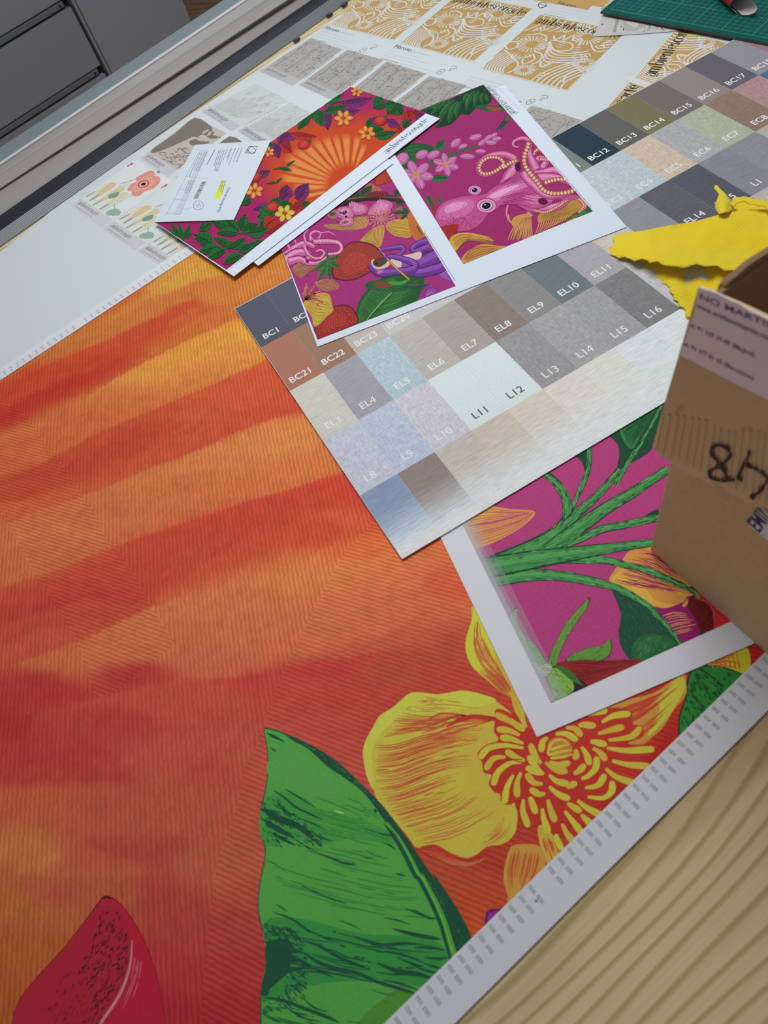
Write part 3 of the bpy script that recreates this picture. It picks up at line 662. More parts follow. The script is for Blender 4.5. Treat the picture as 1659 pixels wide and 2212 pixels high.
def mural_base():
    s0, s1, n0, n1 = -1.15, .42, -.786, .1625; ds = .0032
    ns = int((s1 - s0) / ds); nn = int((n1 - n0) / ds)
    ss = np.linspace(s0, s1, ns + 1); nv = np.linspace(n0, n1, nn + 1); SS, NN = np.meshgrid(ss, nv, indexing='ij')
    X = SS * ME[0] + NN * MN[0]; Y = SS * ME[1] + NN * MN[1]
    P = np.array([W(*c[0], HM)[:2] for c in CTRL]); C = np.array([ink(c[1], KM, p)[:3] for c, p in zip(CTRL, P)])
    # the rays of the print stretch from lower left to upper right: weigh distance less along them
    num = 0; den = 0; O = (-1.6, .25)
    # edges of the printed rays, traced left to right
    RAY = [[(-300, 1000), (100, 790), (330, 690), (520, 590), (640, 520)], [(-300, 1090), (25, 940), (97, 912), (190, 857), (270, 806), (392, 741), (498, 693), (640, 620)], [(-300, 1170), (84, 1005), (190, 946), (270, 910), (359, 872), (443, 838), (574, 777), (700, 720)],
           [(-300, 1250), (60, 1112), (211, 1060), (274, 1033), (401, 982), (548, 919), (654, 884), (800, 830)], [(-300, 1380), (100, 1236), (228, 1188), (304, 1160), (422, 1121), (548, 1079), (700, 1033), (900, 960)],
           [(-300, 1560), (200, 1372), (295, 1327), (359, 1301), (422, 1284), (500, 1263), (619, 1236), (731, 1222), (862, 1194), (1000, 1150), (1200, 1080)], [(-300, 1640), (120, 1532), (253, 1496), (316, 1479), (464, 1469), (612, 1448), (800, 1412), (1000, 1352), (1200, 1290)], [(-300, 1680), (0, 1686), (270, 1690), (527, 1702), (800, 1700), (1200, 1690)]]
    def sector(px_, py_): return sum((py_ > np.interp(px_, [q[0] for q in r], [q[1] for q in r])).astype(float) * 1.0 for r in RAY)
    dx_ = X - CAM[0]; dy_ = Y - CAM[1]; dz_ = TZ + HM - CAM[2]
    cx_ = MR[0, 0] * dx_ + MR[0, 1] * dy_ + MR[0, 2] * dz_; cy_ = MR[1, 0] * dx_ + MR[1, 1] * dy_ + MR[1, 2] * dz_; cz_ = -(MR[2, 0] * dx_ + MR[2, 1] * dy_ + MR[2, 2] * dz_)
    cz_ = np.maximum(cz_, .05); SX = 829.5 + FPX * cx_ / cz_; SY = 1106 - FPX * cy_ / cz_; SEC = sector(SX, SY); CS = [float(sector(np.array(c[0][0]), np.array(c[0][1]))) for c in CTRL]
    rw = MNW(X, Y)
    for p, c, cs in zip(P, C, CS):
        u = np.hypot(X - O[0], Y - O[1]) - np.hypot(p[0] - O[0], p[1] - O[1]); v = (np.arctan2(Y - O[1], X - O[0]) - np.arctan2(p[1] - O[1], p[0] - O[0])) * 1.25
        w = 1.0 / ((u * .30 + rw * .006) ** 2 + ((v + rw * .003) * 1.5) ** 2 + 1e-5) ** 2.2 * np.where(np.abs(SEC - cs) < .5, 1.0, .2)
        num = num + w[..., None] * c; den = den + w
    col = num / den[..., None]
    V = np.stack([X.ravel(), Y.ravel(), np.full(X.size, TZ + HM + STEP)], 1)
    idx = np.arange((ns + 1) * (nn + 1)).reshape(ns + 1, nn + 1)
    F = np.stack([idx[:-1, :-1], idx[1:, :-1], idx[1:, 1:], idx[:-1, 1:]], -1).reshape(-1, 4)
    # hatch direction regions of the weave print
    B1 = [(-400, 700), (0, 868), (21, 875), (55, 897), (105, 965), (169, 1058), (236, 1167), (270, 1213), (316, 1289), (358, 1360), (375, 1381), (367, 1402), (295, 1461), (219, 1512), (202, 1495), (169, 1390), (114, 1297), (63, 1217), (30, 1150), (0, 1108), (-400, 900)]
    B2 = [(830, 1040), (807, 1122), (735, 1208), (674, 1324), (619, 1436), (580, 1527), (561, 1601), (527, 1656), (510, 1748), (485, 1812), (468, 1875), (455, 1960), (430, 2212), (430, 2500), (1900, 2400), (1900, 1000)]
    R = [[W(x, y, HM)[:2] for x, y in b] for b in (B1, B2)]
    ht = np.zeros(X.size)
    for i, (x, y) in enumerate(zip(X.ravel(), Y.ravel())):
        if any(inside((x, y), r) for r in R): ht[i] = 1
    me = bpy.data.meshes.new('printed_sunburst'); me.from_pydata(V.tolist(), [], F.tolist()); me.update()
    ca = me.color_attributes.new('Col', 'FLOAT_COLOR', 'POINT'); ca.data.foreach_set('color', np.concatenate([col.reshape(-1, 3), np.ones((X.size, 1))], 1).ravel())
    ha = me.attributes.new('Hat', 'FLOAT', 'POINT'); ha.data.foreach_set('value', ht)
    m, t, b = base_mat('printed_sunburst', rough=.65, spec=.1)
    at = nd(t, 'ShaderNodeAttribute'); at.attribute_name = 'Col'; ah = nd(t, 'ShaderNodeAttribute'); ah.attribute_name = 'Hat'
    tc = nd(t, 'ShaderNodeTexCoord'); dn = nd(t, 'ShaderNodeTexNoise'); dn.inputs['Scale'].default_value = 130; dn.inputs['Detail'].default_value = 1.5
    t.links.new(tc.outputs['Object'], dn.inputs['Vector'])
    def stripes(ang, pitch):
        sx = nd(t, 'ShaderNodeSeparateXYZ'); mp = nd(t, 'ShaderNodeMapping'); mp.inputs['Rotation'].default_value = (0, 0, -math.radians(ang)); t.links.new(tc.outputs['Object'], mp.inputs[0]); t.links.new(mp.outputs[0], sx.inputs[0])
        q = math_n(t, 'MULTIPLY', sx.outputs['Y'], 2 * math.pi / pitch); q = math_n(t, 'ADD', q, math_n(t, 'MULTIPLY', dn.outputs[0], 3.2)); s = math_n(t, 'SINE', q)
        # broken into stitches along the line
        n2 = nd(t, 'ShaderNodeTexNoise'); n2.inputs['Scale'].default_value = 1; n2.inputs['Detail'].default_value = 1; t.links.new(rot_then_scale(t, -math.radians(ang), (150, 330, 1)), n2.inputs['Vector'])
        return math_n(t, 'MULTIPLY_ADD', s, .5), n2.outputs[0]
    sa, na = stripes(74, .0049); sb, nb = stripes(-51, .0044)
    def mixf(f, p, q):
        n = nd(t, 'ShaderNodeMix', data_type='FLOAT'); t.links.new(f, n.inputs[0]); t.links.new(p, n.inputs[2]); t.links.new(q, n.inputs[3]); return n.outputs[0]
    st = mixf(ah.outputs['Fac'], sa, sb); sn = mixf(ah.outputs['Fac'], na, nb)
    k = math_n(t, 'MULTIPLY', st, math_n(t, 'MULTIPLY_ADD', sn, 2.6)); t.nodes[-2].inputs[2].default_value = -.35 if False else 0.0
    n3 = nd(t, 'ShaderNodeTexNoise'); n3.inputs['Scale'].default_value = 60; n3.inputs['Detail'].default_value = 5; t.links.new(tc.outputs['Object'], n3.inputs['Vector'])
    # lines lighter and yellower, gaps deeper red
    mr = nd(t, 'ShaderNodeMapRange'); mr.inputs[1].default_value = -.55; mr.inputs[2].default_value = 1.0; t.links.new(k, mr.inputs[0])
    cr = nd(t, 'ShaderNodeValToRGB'); cr.color_ramp.elements[0].color = (.94, .58, .68, 1); cr.color_ramp.elements[1].color = (1.08, 1.75, 1.5, 1); t.links.new(mr.outputs[0], cr.inputs[0])
    mu = nd(t, 'ShaderNodeVectorMath', operation='MULTIPLY'); t.links.new(at.outputs['Color'], mu.inputs[0]); t.links.new(cr.outputs[0], mu.inputs[1])
    f = math_n(t, 'MULTIPLY_ADD', n3.outputs[0], .4); t.nodes[-1].inputs[2].default_value = .8
    t.links.new(scale_color(t, mu.outputs[0], f), b.inputs['Base Color']); add_bump(t, b, st, .1, .0003)
    me.materials.append(m); link(bpy.data.objects.new('printed_sunburst', me), mural)
mural_base()
MCL = [MU(-1.15, -.7858), MU(.42, -.7858), MU(.42, .1623), MU(-1.15, .1623)]
L1 = zoom(0, 560, .42194); L2 = zoom(0, 1200, .42194); L3 = zoom(500, 1100, .36166); L4 = zoom(760, 1440, .24111); L5 = zoom(1020, 1480, .27728)
L6 = zoom(540, 1540, .24111); L7 = zoom(540, 1860, .30139); K5 = zoom(940, 840, .4334); K6 = zoom(940, 1200, .4334); K7 = zoom(760, 1440, .54189); K8 = zoom(0, 1500, .63894)
YL = (206, 186, 70); YO = (196, 166, 62); OR_ = (188, 120, 62); RD = (172, 50, 42); RH = (184, 96, 60)
# -- yellow flower
a = Art(HM); a.k = 6; a.clip = MCL
a.poly(K6([(207, 270), (180, 330), (152, 430), (162, 510), (205, 575), (260, 622), (320, 675), (372, 705), (392, 740), (430, 780), (460, 700)]), (204, 160, 56))
a.poly(K6([(207, 270), (180, 330), (152, 430), (162, 510), (205, 575), (250, 560), (300, 500)]), (214, 190, 58))
a.fan(K6([(200, 330), (185, 430), (215, 530), (290, 610), (380, 700)]), K6([(225, 300), (240, 400), (290, 510), (350, 600), (400, 690)]), 12, 2.6, RH, (0, .3), (.5, 1), brk=.4)
a.fan(K6([(200, 560), (290, 640), (390, 750)]), K6([(300, 520), (340, 600), (400, 690)]), 16, 2.2, (180, 80, 54), (.1, .5), (.7, 1))
a.poly(K6([(378, 660), (395, 700), (430, 770), (440, 820), (410, 800), (385, 740)]), (204, 156, 56))
# left big petal
pet = L4([(1430, 420), (1290, 310), (1170, 248), (1000, 215), (860, 235), (760, 248), (640, 233), (530, 235), (440, 300), (360, 370), (250, 440), (190, 540), (128, 655), (100, 760), (112, 880), (140, 1000), (195, 1100), (220, 1180), (300, 1270), (400, 1400), (500, 1520), (580, 1620), (660, 1602), (760, 1600), (900, 1680), (1030, 1715), (1120, 1680), (1220, 1610), (1350, 1590), (1450, 1510), (1482, 1400), (1482, 1300), (1460, 1180), (1560, 900), (1560, 600)])
a.poly(pet, YO)
a.poly(L4([(1290, 310), (1170, 248), (1000, 215), (860, 235), (760, 248), (640, 233), (530, 235), (440, 300), (360, 370), (250, 440), (190, 540), (128, 655), (100, 760), (112, 880), (140, 1000), (195, 1100), (180, 900), (190, 720), (300, 560), (480, 440), (760, 420), (1000, 380)]), YL)
a.poly(L4([(990, 800), (1060, 620), (1200, 540), (1290, 560), (1290, 660), (1150, 800), (1230, 1000), (1330, 1160), (1400, 1290), (1250, 1380), (1060, 1330), (980, 1200), (1010, 1000)]), (196, 160, 62))
for i_, (x_, y_) in enumerate(((620, 600), (640, 640), (660, 680), (600, 560), (680, 540), (560, 520))): a.line(L4([(x_, y_), (x_ + 130, y_ - 45), (x_ + 280, y_ - 100), (1270, 478)]), [1, 5, 5, 1.5], (180, 84, 50), up=i_ == 0)
a.line(L4([(850, 540), (960, 480), (1100, 450), (1290, 470)]), [3, 10, 11, 9], (168, 52, 42))
G1 = L4([(200, 700), (400, 690), (620, 620), (900, 560), (1250, 520)]); G2 = L4([(190, 900), (420, 880), (640, 800), (900, 730), (1100, 690)]); G3 = L4([(230, 1120), (420, 1100), (640, 1010), (860, 940), (1060, 930)])
G4 = L4([(400, 1380), (560, 1330), (760, 1280), (940, 1190), (1040, 1090)]); G5 = L4([(620, 1590), (820, 1560), (1000, 1500), (1200, 1400), (1340, 1320)])
a.fan(G1, G2, 12, 2.6, (176, 78, 52), (0, .08), (.75, 1), wob=.6, brk=.2)
a.fan(G1, G2, 10, 1.8, (180, 84, 56), (.2, .5), (.8, 1), wob=.6)
a.fan(G2, G3, 12, 2.8, (178, 80, 54), (0, .08), (.6, 1), wob=.8, brk=.3)
a.fan(G3, G4, 14, 2.6, (176, 86, 56), (0, .1), (.55, 1), wob=.9, brk=.3)
a.fan(G4, G5, 11, 2.4, (178, 92, 58), (0, .1), (.6, 1), wob=.9, brk=.2)
a.fan(L4([(440, 400), (640, 440), (860, 440), (1000, 430)]), L4([(220, 650), (450, 600), (700, 560), (900, 530)]), 10, 2.6, (178, 84, 54), (0, .15), (.7, 1), wob=.8)
a.fan(L4([(480, 320), (640, 260), (800, 290), (1250, 340)]), L4([(480, 400), (700, 430), (900, 400), (1270, 440)]), 10, 1.8, (184, 112, 60), (0, .5), (.5, 1), brk=.6, wob=.8)
a.fan(L4([(1100, 1560), (1250, 1480), (1340, 1340)]), L4([(1200, 1620), (1380, 1520), (1450, 1330)]), 8, 2.0, (182, 104, 60), (0, .4), (.6, 1), brk=.3)
# right petal behind the stamens
a.poly(K6([(830, 775), (960, 720), (1100, 680), (1232, 585), (1252, 640), (1248, 700), (1190, 770), (1140, 850), (1090, 900), (1010, 950), (900, 900), (830, 830)]), (196, 132, 58))
a.poly(K6([(1090, 700), (1150, 660), (1225, 600), (1245, 660), (1200, 745), (1140, 830), (1060, 900), (1090, 830), (1120, 760)]), (202, 178, 62))
a.fan(K6([(850, 790), (980, 740), (1110, 690), (1230, 600)]), K6([(900, 880), (1010, 820), (1090, 760), (1220, 650)]), 13, 2.6, (176, 62, 44), (0, .2), (.6, 1), brk=.2, wob=.6)
a.fan(K6([(960, 930), (1060, 880), (1140, 800)]), K6([(1000, 860), (1090, 800), (1210, 700)]), 6, 2.2, (176, 70, 46), (0, .3), (.6, 1))
# lower petals
a.poly(L5([(512, 1110), (528, 1250), (565, 1350), (600, 1430), (640, 1500), (740, 1420), (730, 1290), (640, 1180), (560, 1100)]), (192, 150, 58))
a.fan(L5([(540, 1180), (570, 1300), (620, 1430)]), L5([(640, 1190), (700, 1290), (720, 1400)]), 6, 4, (178, 66, 46), (0, .2), (.5, 1))
a.poly(K7([(640, 715), (700, 708), (745, 715), (770, 760), (760, 830), (700, 900), (650, 960), (615, 985), (622, 920), (605, 850), (615, 770)]), (184, 130, 56))
a.fan(K7([(635, 730), (615, 820), (640, 940)]), K7([(755, 740), (740, 820), (670, 930)]), 12, 3, (170, 72, 46), (0, .1), (.6, 1))
a.line(L4([(640, 1650), (760, 1680), (880, 1740), (1050, 1770), (1190, 1720)]), [3, 12, 14, 9, 2], (182, 96, 58))
a.fan(L4([(620, 1625), (800, 1650), (1000, 1740)]), L4([(640, 1680), (820, 1720), (1000, 1790)]), 5, 2.5, (176, 60, 44))
a.line(L4([(590, 1635), (680, 1610), (760, 1612), (900, 1690), (1030, 1728), (1130, 1690), (1230, 1622)]), [3, 6, 6, 6, 6, 5, 3], (170, 50, 40))
# stamens
a.poly(L5([(180, 200), (230, 190), (330, 240), (440, 330), (520, 400), (700, 330), (900, 250), (1040, 180), (1230, 195), (1250, 300), (1320, 320), (1330, 400), (1200, 460), (1400, 470), (1400, 545), (1250, 570), (1380, 620), (1300, 680), (1130, 640), (1130, 760), (1120, 850), (1010, 900), (1000, 1010), (880, 1050), (850, 1150), (790, 1220), (700, 1150), (610, 1150), (540, 1060), (460, 1110), (400, 1080), (370, 900), (300, 930), (240, 920), (215, 850), (170, 830), (130, 770), (150, 700), (90, 680), (75, 600), (40, 560), (70, 500), (200, 430), (170, 360), (175, 290)]), (170, 48, 40))
ST = [[(200, 235), (290, 280), (390, 340)], [(215, 345), (290, 355), (370, 390)], [(240, 410), (310, 420), (400, 460)], [(70, 555), (130, 490), (260, 470), (400, 490)], [(115, 640), (170, 570), (260, 560)], [(280, 525), (340, 560), (410, 590)], [(170, 760), (200, 680), (290, 610), (390, 600)], [(255, 900), (270, 800), (320, 700)], [(350, 850), (350, 760), (380, 680)], [(430, 1085), (395, 980), (400, 890)], [(490, 980), (460, 900), (450, 870)], [(590, 1130), (560, 1050), (545, 960)], [(640, 1045), (610, 970), (590, 890)], [(460, 480), (500, 570), (540, 610)], [(450, 570), (500, 640), (550, 690)], [(440, 650), (500, 680), (560, 690)], [(435, 710), (480, 760), (550, 770)], [(470, 820), (520, 850), (570, 845)], [(540, 500), (550, 440), (590, 410)], [(800, 420), (730, 380), (650, 380)], [(840, 380), (800, 340), (730, 330)], [(940, 315), (860, 310), (830, 320)], [(1030, 200), (940, 215), (900, 235)], [(1210, 225), (1100, 240), (1010, 290)], [(1160, 330), (1080, 350), (980, 380)], [(1300, 345), (1250, 395), (1180, 415), (1060, 430)], [(1395, 500), (1200, 510), (1050, 490)], [(1025, 460), (960, 445), (920, 440)], [(1030, 570), (1000, 530), (940, 490)], [(1360, 630), (1220, 620), (1090, 590)], [(910, 600), (890, 540), (850, 480)], [(970, 580), (960, 650), (900, 710), (850, 730)], [(805, 560), (812, 530), (800, 500)], [(865, 635), (830, 670), (790, 690)], [(1025, 715), (980, 780), (880, 800)], [(1090, 770), (1085, 830), (1020, 880), (900, 870)], [(720, 670), (650, 660), (570, 600)], [(740, 610), (680, 620), (600, 600)], [(730, 765), (660, 750), (600, 700)], [(740, 880), (670, 850), (600, 790)], [(795, 770), (760, 785), (735, 800)], [(830, 975), (780, 945), (740, 920)], [(1000, 1010), (900, 960), (820, 900)], [(845, 1140), (790, 1070), (720, 980)], [(780, 1210), (740, 1160), (700, 1080)], [(1280, 770), (1130, 720), (1040, 650)], [(920, 1080), (880, 1040), (850, 1010)], [(690, 1265), (660, 1200), (655, 1160)], [(390, 340), (330, 300), (300, 265)], [(380, 200), (390, 260), (420, 330)]]
for i, st in enumerate(ST): a.tear(L5(st), 18.0, (198 + (i % 3) * 4, 158 + (i % 4) * 5, 58), up=True)
a.ell(L5([(685, 490)])[0], 28, 23, (190, 110, 50), 20)
for st in ([(590, 530), (620, 450), (700, 425), (755, 470)], [(625, 500), (680, 480), (745, 465)], [(600, 545), (690, 520), (775, 505)], [(620, 570), (700, 560), (780, 540)]): a.tear(L5(st), 8, (206, 170, 62))
for i, st in enumerate(ST[3:9]): 
    Q = catmull(L5(st), False, 4); off = 9.2
    for sg in (1, -1):
        P_ = []
        for j in range(len(Q)):
            d = Q[min(j + 1, len(Q) - 1)] - Q[max(j - 1, 0)]; d = d / np.hypot(*d); P_.append(Q[j] + np.array([-d[1], d[0]]) * sg * off * (1 - .45 * j / len(Q)))
        a.line(P_, 2.2, (166, 42, 38), sm=False, up=False)
a.kk = .86; a.build('printed_flower', mural)
# -- big green leaf
GR = (74, 142, 62); GD = (30, 70, 52); GM = (46, 112, 56)
a = Art(HM); a.k = 260; a.clip = MCL
LO = L6([(125, 152), (170, 138), (300, 175), (480, 255), (640, 340), (800, 450), (960, 600), (1110, 745), (1250, 910), (1400, 1110), (1540, 1320), (1659, 1490)]) + L7([(1310, 80), (1400, 210), (1480, 330), (1560, 480), (1605, 590), (1700, 760), (1200, 1500), (75, 1500), (75, 1168), (75, 1000), (85, 880), (110, 760), (118, 660), (95, 520), (60, 380), (60, 220), (100, 0)]) + L6([(110, 1450), (132, 1300), (130, 1200), (100, 1080), (85, 960), (100, 840), (130, 720), (155, 560), (158, 420), (150, 300)])
a.poly(LO, GD, n=3)
k = len(LO); cx_ = np.mean([p[0] for p in LO]); cy_ = np.mean([p[1] for p in LO])
inn = L6([(132, 160), (170, 150), (300, 190), (400, 260), (500, 310), (600, 390), (760, 520), (900, 620), (1040, 740), (1180, 930), (1290, 1080), (1380, 1230), (1460, 1400)]) + L7([(1170, 60), (1260, 230), (1340, 400), (1400, 560), (1450, 720), (1500, 900), (1100, 1480), (84, 1480), (84, 1168), (84, 1000), (94, 890), (118, 770), (126, 660), (103, 520), (68, 380), (68, 220), (106, 10)]) + L6([(118, 1450), (140, 1300), (140, 1190), (112, 1080), (95, 960), (110, 840), (138, 720), (163, 560), (166, 420), (156, 300)])
a.poly(inn, GR, n=3)
a.poly(L6([(170, 420), (330, 330), (520, 400), (700, 560), (800, 700), (600, 760), (330, 640), (170, 560)]), (80, 146, 70))
for z0, z1 in (((130, 700), (1150, 1000)), ((150, 1500), (1200, 1700))):
    pass
a.poly(L7([(110, 430), (400, 420), (800, 520), (1300, 560), (1420, 740), (1300, 900), (900, 850), (400, 900), (95, 1000), (120, 700)]), (50, 122, 56))
a.poly(L6([(100, 850), (300, 700), (620, 860), (1000, 960), (1270, 1080), (1330, 1180), (900, 1130), (640, 1180), (400, 1140), (130, 1180)]), (60, 132, 58))
a.poly(L7([(760, 1168), (1100, 880), (1160, 960), (1060, 1400), (700, 1400)]), (66, 120, 46))
def vein(P, w, col=GD):
    a.k += .5; a.line(P, [w * .3] + [w] * (len(P) - 2) + [w * .2], col, up=False)
a.k += 1
for P, w in (([(315, 680), (380, 720), (480, 780), (600, 855)], 4), ([(215, 695), (310, 760), (420, 850), (560, 915), (650, 960)], 4.5), ([(240, 790), (320, 880), (420, 930)], 6), ([(140, 900), (260, 940), (420, 1010), (520, 1080), (650, 1190)], 12), ([(130, 960), (250, 1040), (400, 1120)], 14),
             ([(180, 940), (330, 990), (450, 1040)], 9), ([(440, 940), (560, 990), (680, 1050)], 4), ([(400, 1130), (560, 1230), (700, 1290), (850, 1350), (960, 1365)], 5), ([(540, 1050), (620, 1110), (740, 1150)], 5), ([(480, 1000), (540, 1100), (640, 1190)], 9), ([(200, 1080), (300, 1130), (410, 1190)], 9),
             ([(90, 860), (150, 880), (260, 920)], 10), ([(1130, 1070), (1200, 1090), (1290, 1110), (1350, 1200)], 4), ([(1190, 1160), (1260, 1190), (1310, 1230)], 4.5), ([(1300, 1060), (1360, 1120), (1420, 1200), (1500, 1290)], 4), ([(140, 1320), (220, 1350), (330, 1430)], 2), ([(1020, 1290), (1060, 1300), (1110, 1305)], 3.5),
             ([(900, 1415), (950, 1425)], 4), ([(1310, 1440), (1350, 1450), (1400, 1460)], 5), ([(1110, 860), (1125, 880), (1120, 900)], 7), ([(190, 310), (210, 330), (240, 350)], 4), ([(150, 180), (220, 215), (310, 260)], 7), ([(480, 260), (600, 370), (720, 480), (850, 560), (960, 640)], 8), ([(560, 300), (700, 420), (820, 510)], 8), ([(700, 800), (860, 860), (1000, 930)], 1.6), ([(960, 1020), (1100, 1060), (1180, 1090)], 2)): vein(L6(P), w)
for P, w in (([(370, 175), (480, 230), (600, 275), (690, 305)], 4.5), ([(630, 5), (700, 15), (760, 28)], 4), ([(720, 70), (770, 80)], 4), ([(1050, 92), (1120, 105)], 5), ([(660, 205), (720, 218)], 2.5), ([(970, 215), (1030, 232)], 3.5), ([(970, 320), (1030, 330)], 4), ([(1110, 340), (1200, 370), (1290, 410), (1340, 410)], 6), ([(190, 310), (230, 335), (270, 360)], 3), ([(160, 365), (300, 415), (420, 500), (480, 520)], 5),
             ([(470, 520), (560, 560), (650, 585)], 5), ([(640, 425), (720, 455), (800, 490)], 3.5), ([(960, 405), (1060, 425), (1150, 455)], 4), ([(1020, 485), (1150, 520), (1300, 550), (1370, 560)], 9), ([(730, 535), (830, 570), (950, 600), (1100, 590), (1250, 600)], 7), ([(880, 600), (980, 600), (1120, 600)], 7), ([(900, 650), (1020, 655), (1180, 700), (1260, 740)], 5), ([(910, 730), (1060, 790), (1200, 810), (1360, 860)], 11),
             ([(380, 570), (500, 610), (640, 690), (760, 740), (860, 780)], 7), ([(560, 630), (620, 650), (700, 690), (860, 725)], 4), ([(380, 650), (480, 720), (620, 770), (760, 800), (900, 860), (1060, 910), (1230, 965)], 8), ([(400, 790), (520, 800), (600, 835)], 6), ([(950, 855), (1080, 880), (1240, 935)], 6), ([(1150, 740), (1280, 790), (1380, 800)], 6), ([(1050, 690), (1180, 740), (1250, 760)], 6),
             ([(1250, 690), (1350, 700), (1420, 690)], 7), ([(1180, 620), (1290, 620), (1400, 640)], 8), ([(100, 980), (240, 1000), (400, 1060), (560, 1120), (640, 1160)], 8), ([(250, 1040), (340, 1100), (450, 1150)], 5), ([(380, 980), (460, 1050), (560, 1080)], 5), ([(700, 1150), (800, 1160)], 4), ([(870, 920), (960, 950), (1040, 960)], 2.4), ([(940, 1000), (1000, 1020)], 2), ([(100, 1100), (160, 1130), (220, 1160)], 6), ([(1240, 730), (1330, 760), (1400, 780)], 6)): vein(L7(P), w)
a.poly(L7([(112, 610), (180, 600), (240, 620), (300, 660), (290, 740), (240, 800), (200, 850), (150, 900), (130, 960), (80, 960), (88, 880), (115, 760)]), GD)
a.fan(L7([(110, 600), (220, 560), (330, 600), (480, 680)]), L7([(100, 960), (200, 860), (300, 790), (460, 800)]), 34, 5, GD, (0, .1), (.45, 1), wob=1.6, brk=.5)
a.speck(L7([(100, 440), (300, 480), (420, 620), (300, 600), (110, 600)]), 130, 12, 3.0, 40, GD)
a.speck(L7([(260, 780), (420, 800), (400, 960), (300, 1060), (100, 1100), (100, 1000), (250, 950)]), 150, 12, 3.0, 35, GD)
a.speck(L6([(100, 760), (260, 760), (420, 900), (640, 1100), (660, 1200), (400, 1200), (120, 1200)]), 120, 14, 3.0, 36, GD)
a.fan(L7([(110, 420), (500, 480), (900, 560), (1350, 600)]), L7([(120, 700), (500, 790), (900, 880), (1300, 900)]), 18, 3.2, GD, (0, .8), (.3, 1), brk=.8, wob=1.2)
a.fan(L7([(120, 1000), (400, 1060), (760, 1150)]), L7([(100, 1200), (400, 1280), (700, 1340)]), 9, 3, GD, (0, .5), (.4, 1), brk=.5)
a.fan(L6([(330, 600), (700, 690), (1000, 780), (1200, 900)]), L7([(150, 200), (600, 330), (1000, 420), (1320, 430)]), 46, 1.5, (44, 112, 56), (0, .85), (.3, 1), brk=.9, wob=1.0)
a.fan(L6([(400, 640), (700, 700), (1000, 800)]), L7([(150, 200), (600, 330), (1000, 420)]), 26, 1.6, (92, 152, 66), (0, .85), (.3, 1), brk=.9, wob=1.0)
mid = L6([(1230, 980), (1330, 1110), (1430, 1280), (1510, 1440)]) + L7([(1240, 120), (1330, 290), (1395, 440), (1440, 590), (1480, 720), (1540, 900)])
a.line([(x - 7, y + 3) for x, y in mid], [2, 8, 10, 11, 11, 12, 12, 12, 12, 12], GD); a.line(mid, [2, 5, 7, 8, 9, 10, 11, 12, 13, 13], (72, 140, 52)); a.line([(x - 2, y) for x, y in mid], [1, 1, 2, 2, 3, 3, 3, 3, 3, 3], (96, 160, 66))
a.speck(L7([(1230, 60), (1420, 330), (1560, 600), (1500, 640), (1420, 420), (1290, 200)]), 26, 10, 1.6, 62, (52, 118, 56))
a.speck(L6([(300, 180), (640, 350), (960, 610), (1250, 930), (1300, 1010), (1080, 760), (760, 480), (480, 290)]), 60, 11, 2.6, 38, (52, 124, 58))
a.ell(L6([(800, 890)])[0], 12, 2, (150, 185, 110), 20)
a.kk = .86; a.build('printed_leaf', mural)
# -- leaf, petal and purple bud near the right margin, crimson pod at the left
a = Art(HM); a.k = 64; a.clip = MCL
a.poly(K6([(1340, 520), (1420, 470), (1480, 440), (1545, 450), (1572, 510), (1562, 580), (1520, 610), (1400, 570)]), (206, 178, 48)); a.fan(K6([(1360, 520), (1450, 480), (1520, 460)]), K6([(1390, 560), (1470, 560), (1530, 590)]), 7, 3, (190, 84, 40), (0, .3), (.4, 1))
for i in range(7): a.line(K6([(1370 + i * 22, 500 - i * 4), (1385 + i * 22, 560)]), [2, 4], (192, 100, 44), up=i == 0)
a.kk = .86; a.build('printed_petal', mural); a = Art(HM); a.k = 70; a.clip = MCL
lf = K6([(1290, 535), (1340, 545), (1430, 552), (1530, 590), (1560, 620), (1230, 1000), (1212, 890), (1215, 800), (1248, 700), (1256, 620)])
a.poly(lf, (26, 60, 44)); a.poly(K6([(1296, 545), (1340, 553), (1430, 560), (1520, 592), (1550, 622), (1235, 980), (1220, 890), (1223, 800), (1256, 700), (1264, 620)]), (46, 122, 52))
a.speck(K6([(1300, 560), (1500, 600), (1300, 830), (1225, 870), (1235, 760), (1265, 690)]), 100, 16, 4.5, 52, (28, 72, 44), dj=26)
a.kk = .8; a.build('printed_leaf', mural); a = Art(HM); a.k = 76; a.clip = MCL
a.poly(K7([(545, 972), (615, 968), (640, 1000), (600, 1060), (525, 1075), (532, 1010)]), (60, 30, 70)); a.poly(K7([(550, 980), (612, 978), (600, 1050), (535, 1065), (540, 1010)]), (120, 40, 122))
a.build('printed_bud', mural); a = Art(HM); a.k = 64; a.clip = MCL
a.poly(K8([(352, 682), (400, 702), (448, 760), (495, 850), (535, 970), (560, 1114), (580, 1300), (20, 1300), (40, 1114), (62, 1040), (120, 962), (220, 852), (292, 760)]), (160, 30, 48))
a.poly(K8([(352, 700), (400, 720), (440, 800), (440, 930), (380, 1030), (300, 1160), (20, 1300), (40, 1114), (62, 1040), (120, 962), (220, 852), (292, 760)]), (150, 34, 46))
a.poly(K8([(455, 820), (520, 950), (550, 1114), (570, 1300), (330, 1300), (380, 1100), (440, 1000)]), (160, 30, 50))
zone = K8([(345, 730), (400, 740), (438, 830), (430, 930), (385, 1020), (330, 1120), (300, 1114), (320, 1000), (260, 930), (310, 850)])
a.speck(zone, 190, 16, 3.6, -55, (74, 24, 34), dj=30)
a.speck(K8([(220, 940), (300, 900), (330, 1000), (320, 1114), (140, 1114), (160, 1060)]), 70, 15, 2.4, -60, (84, 26, 36), dj=20)
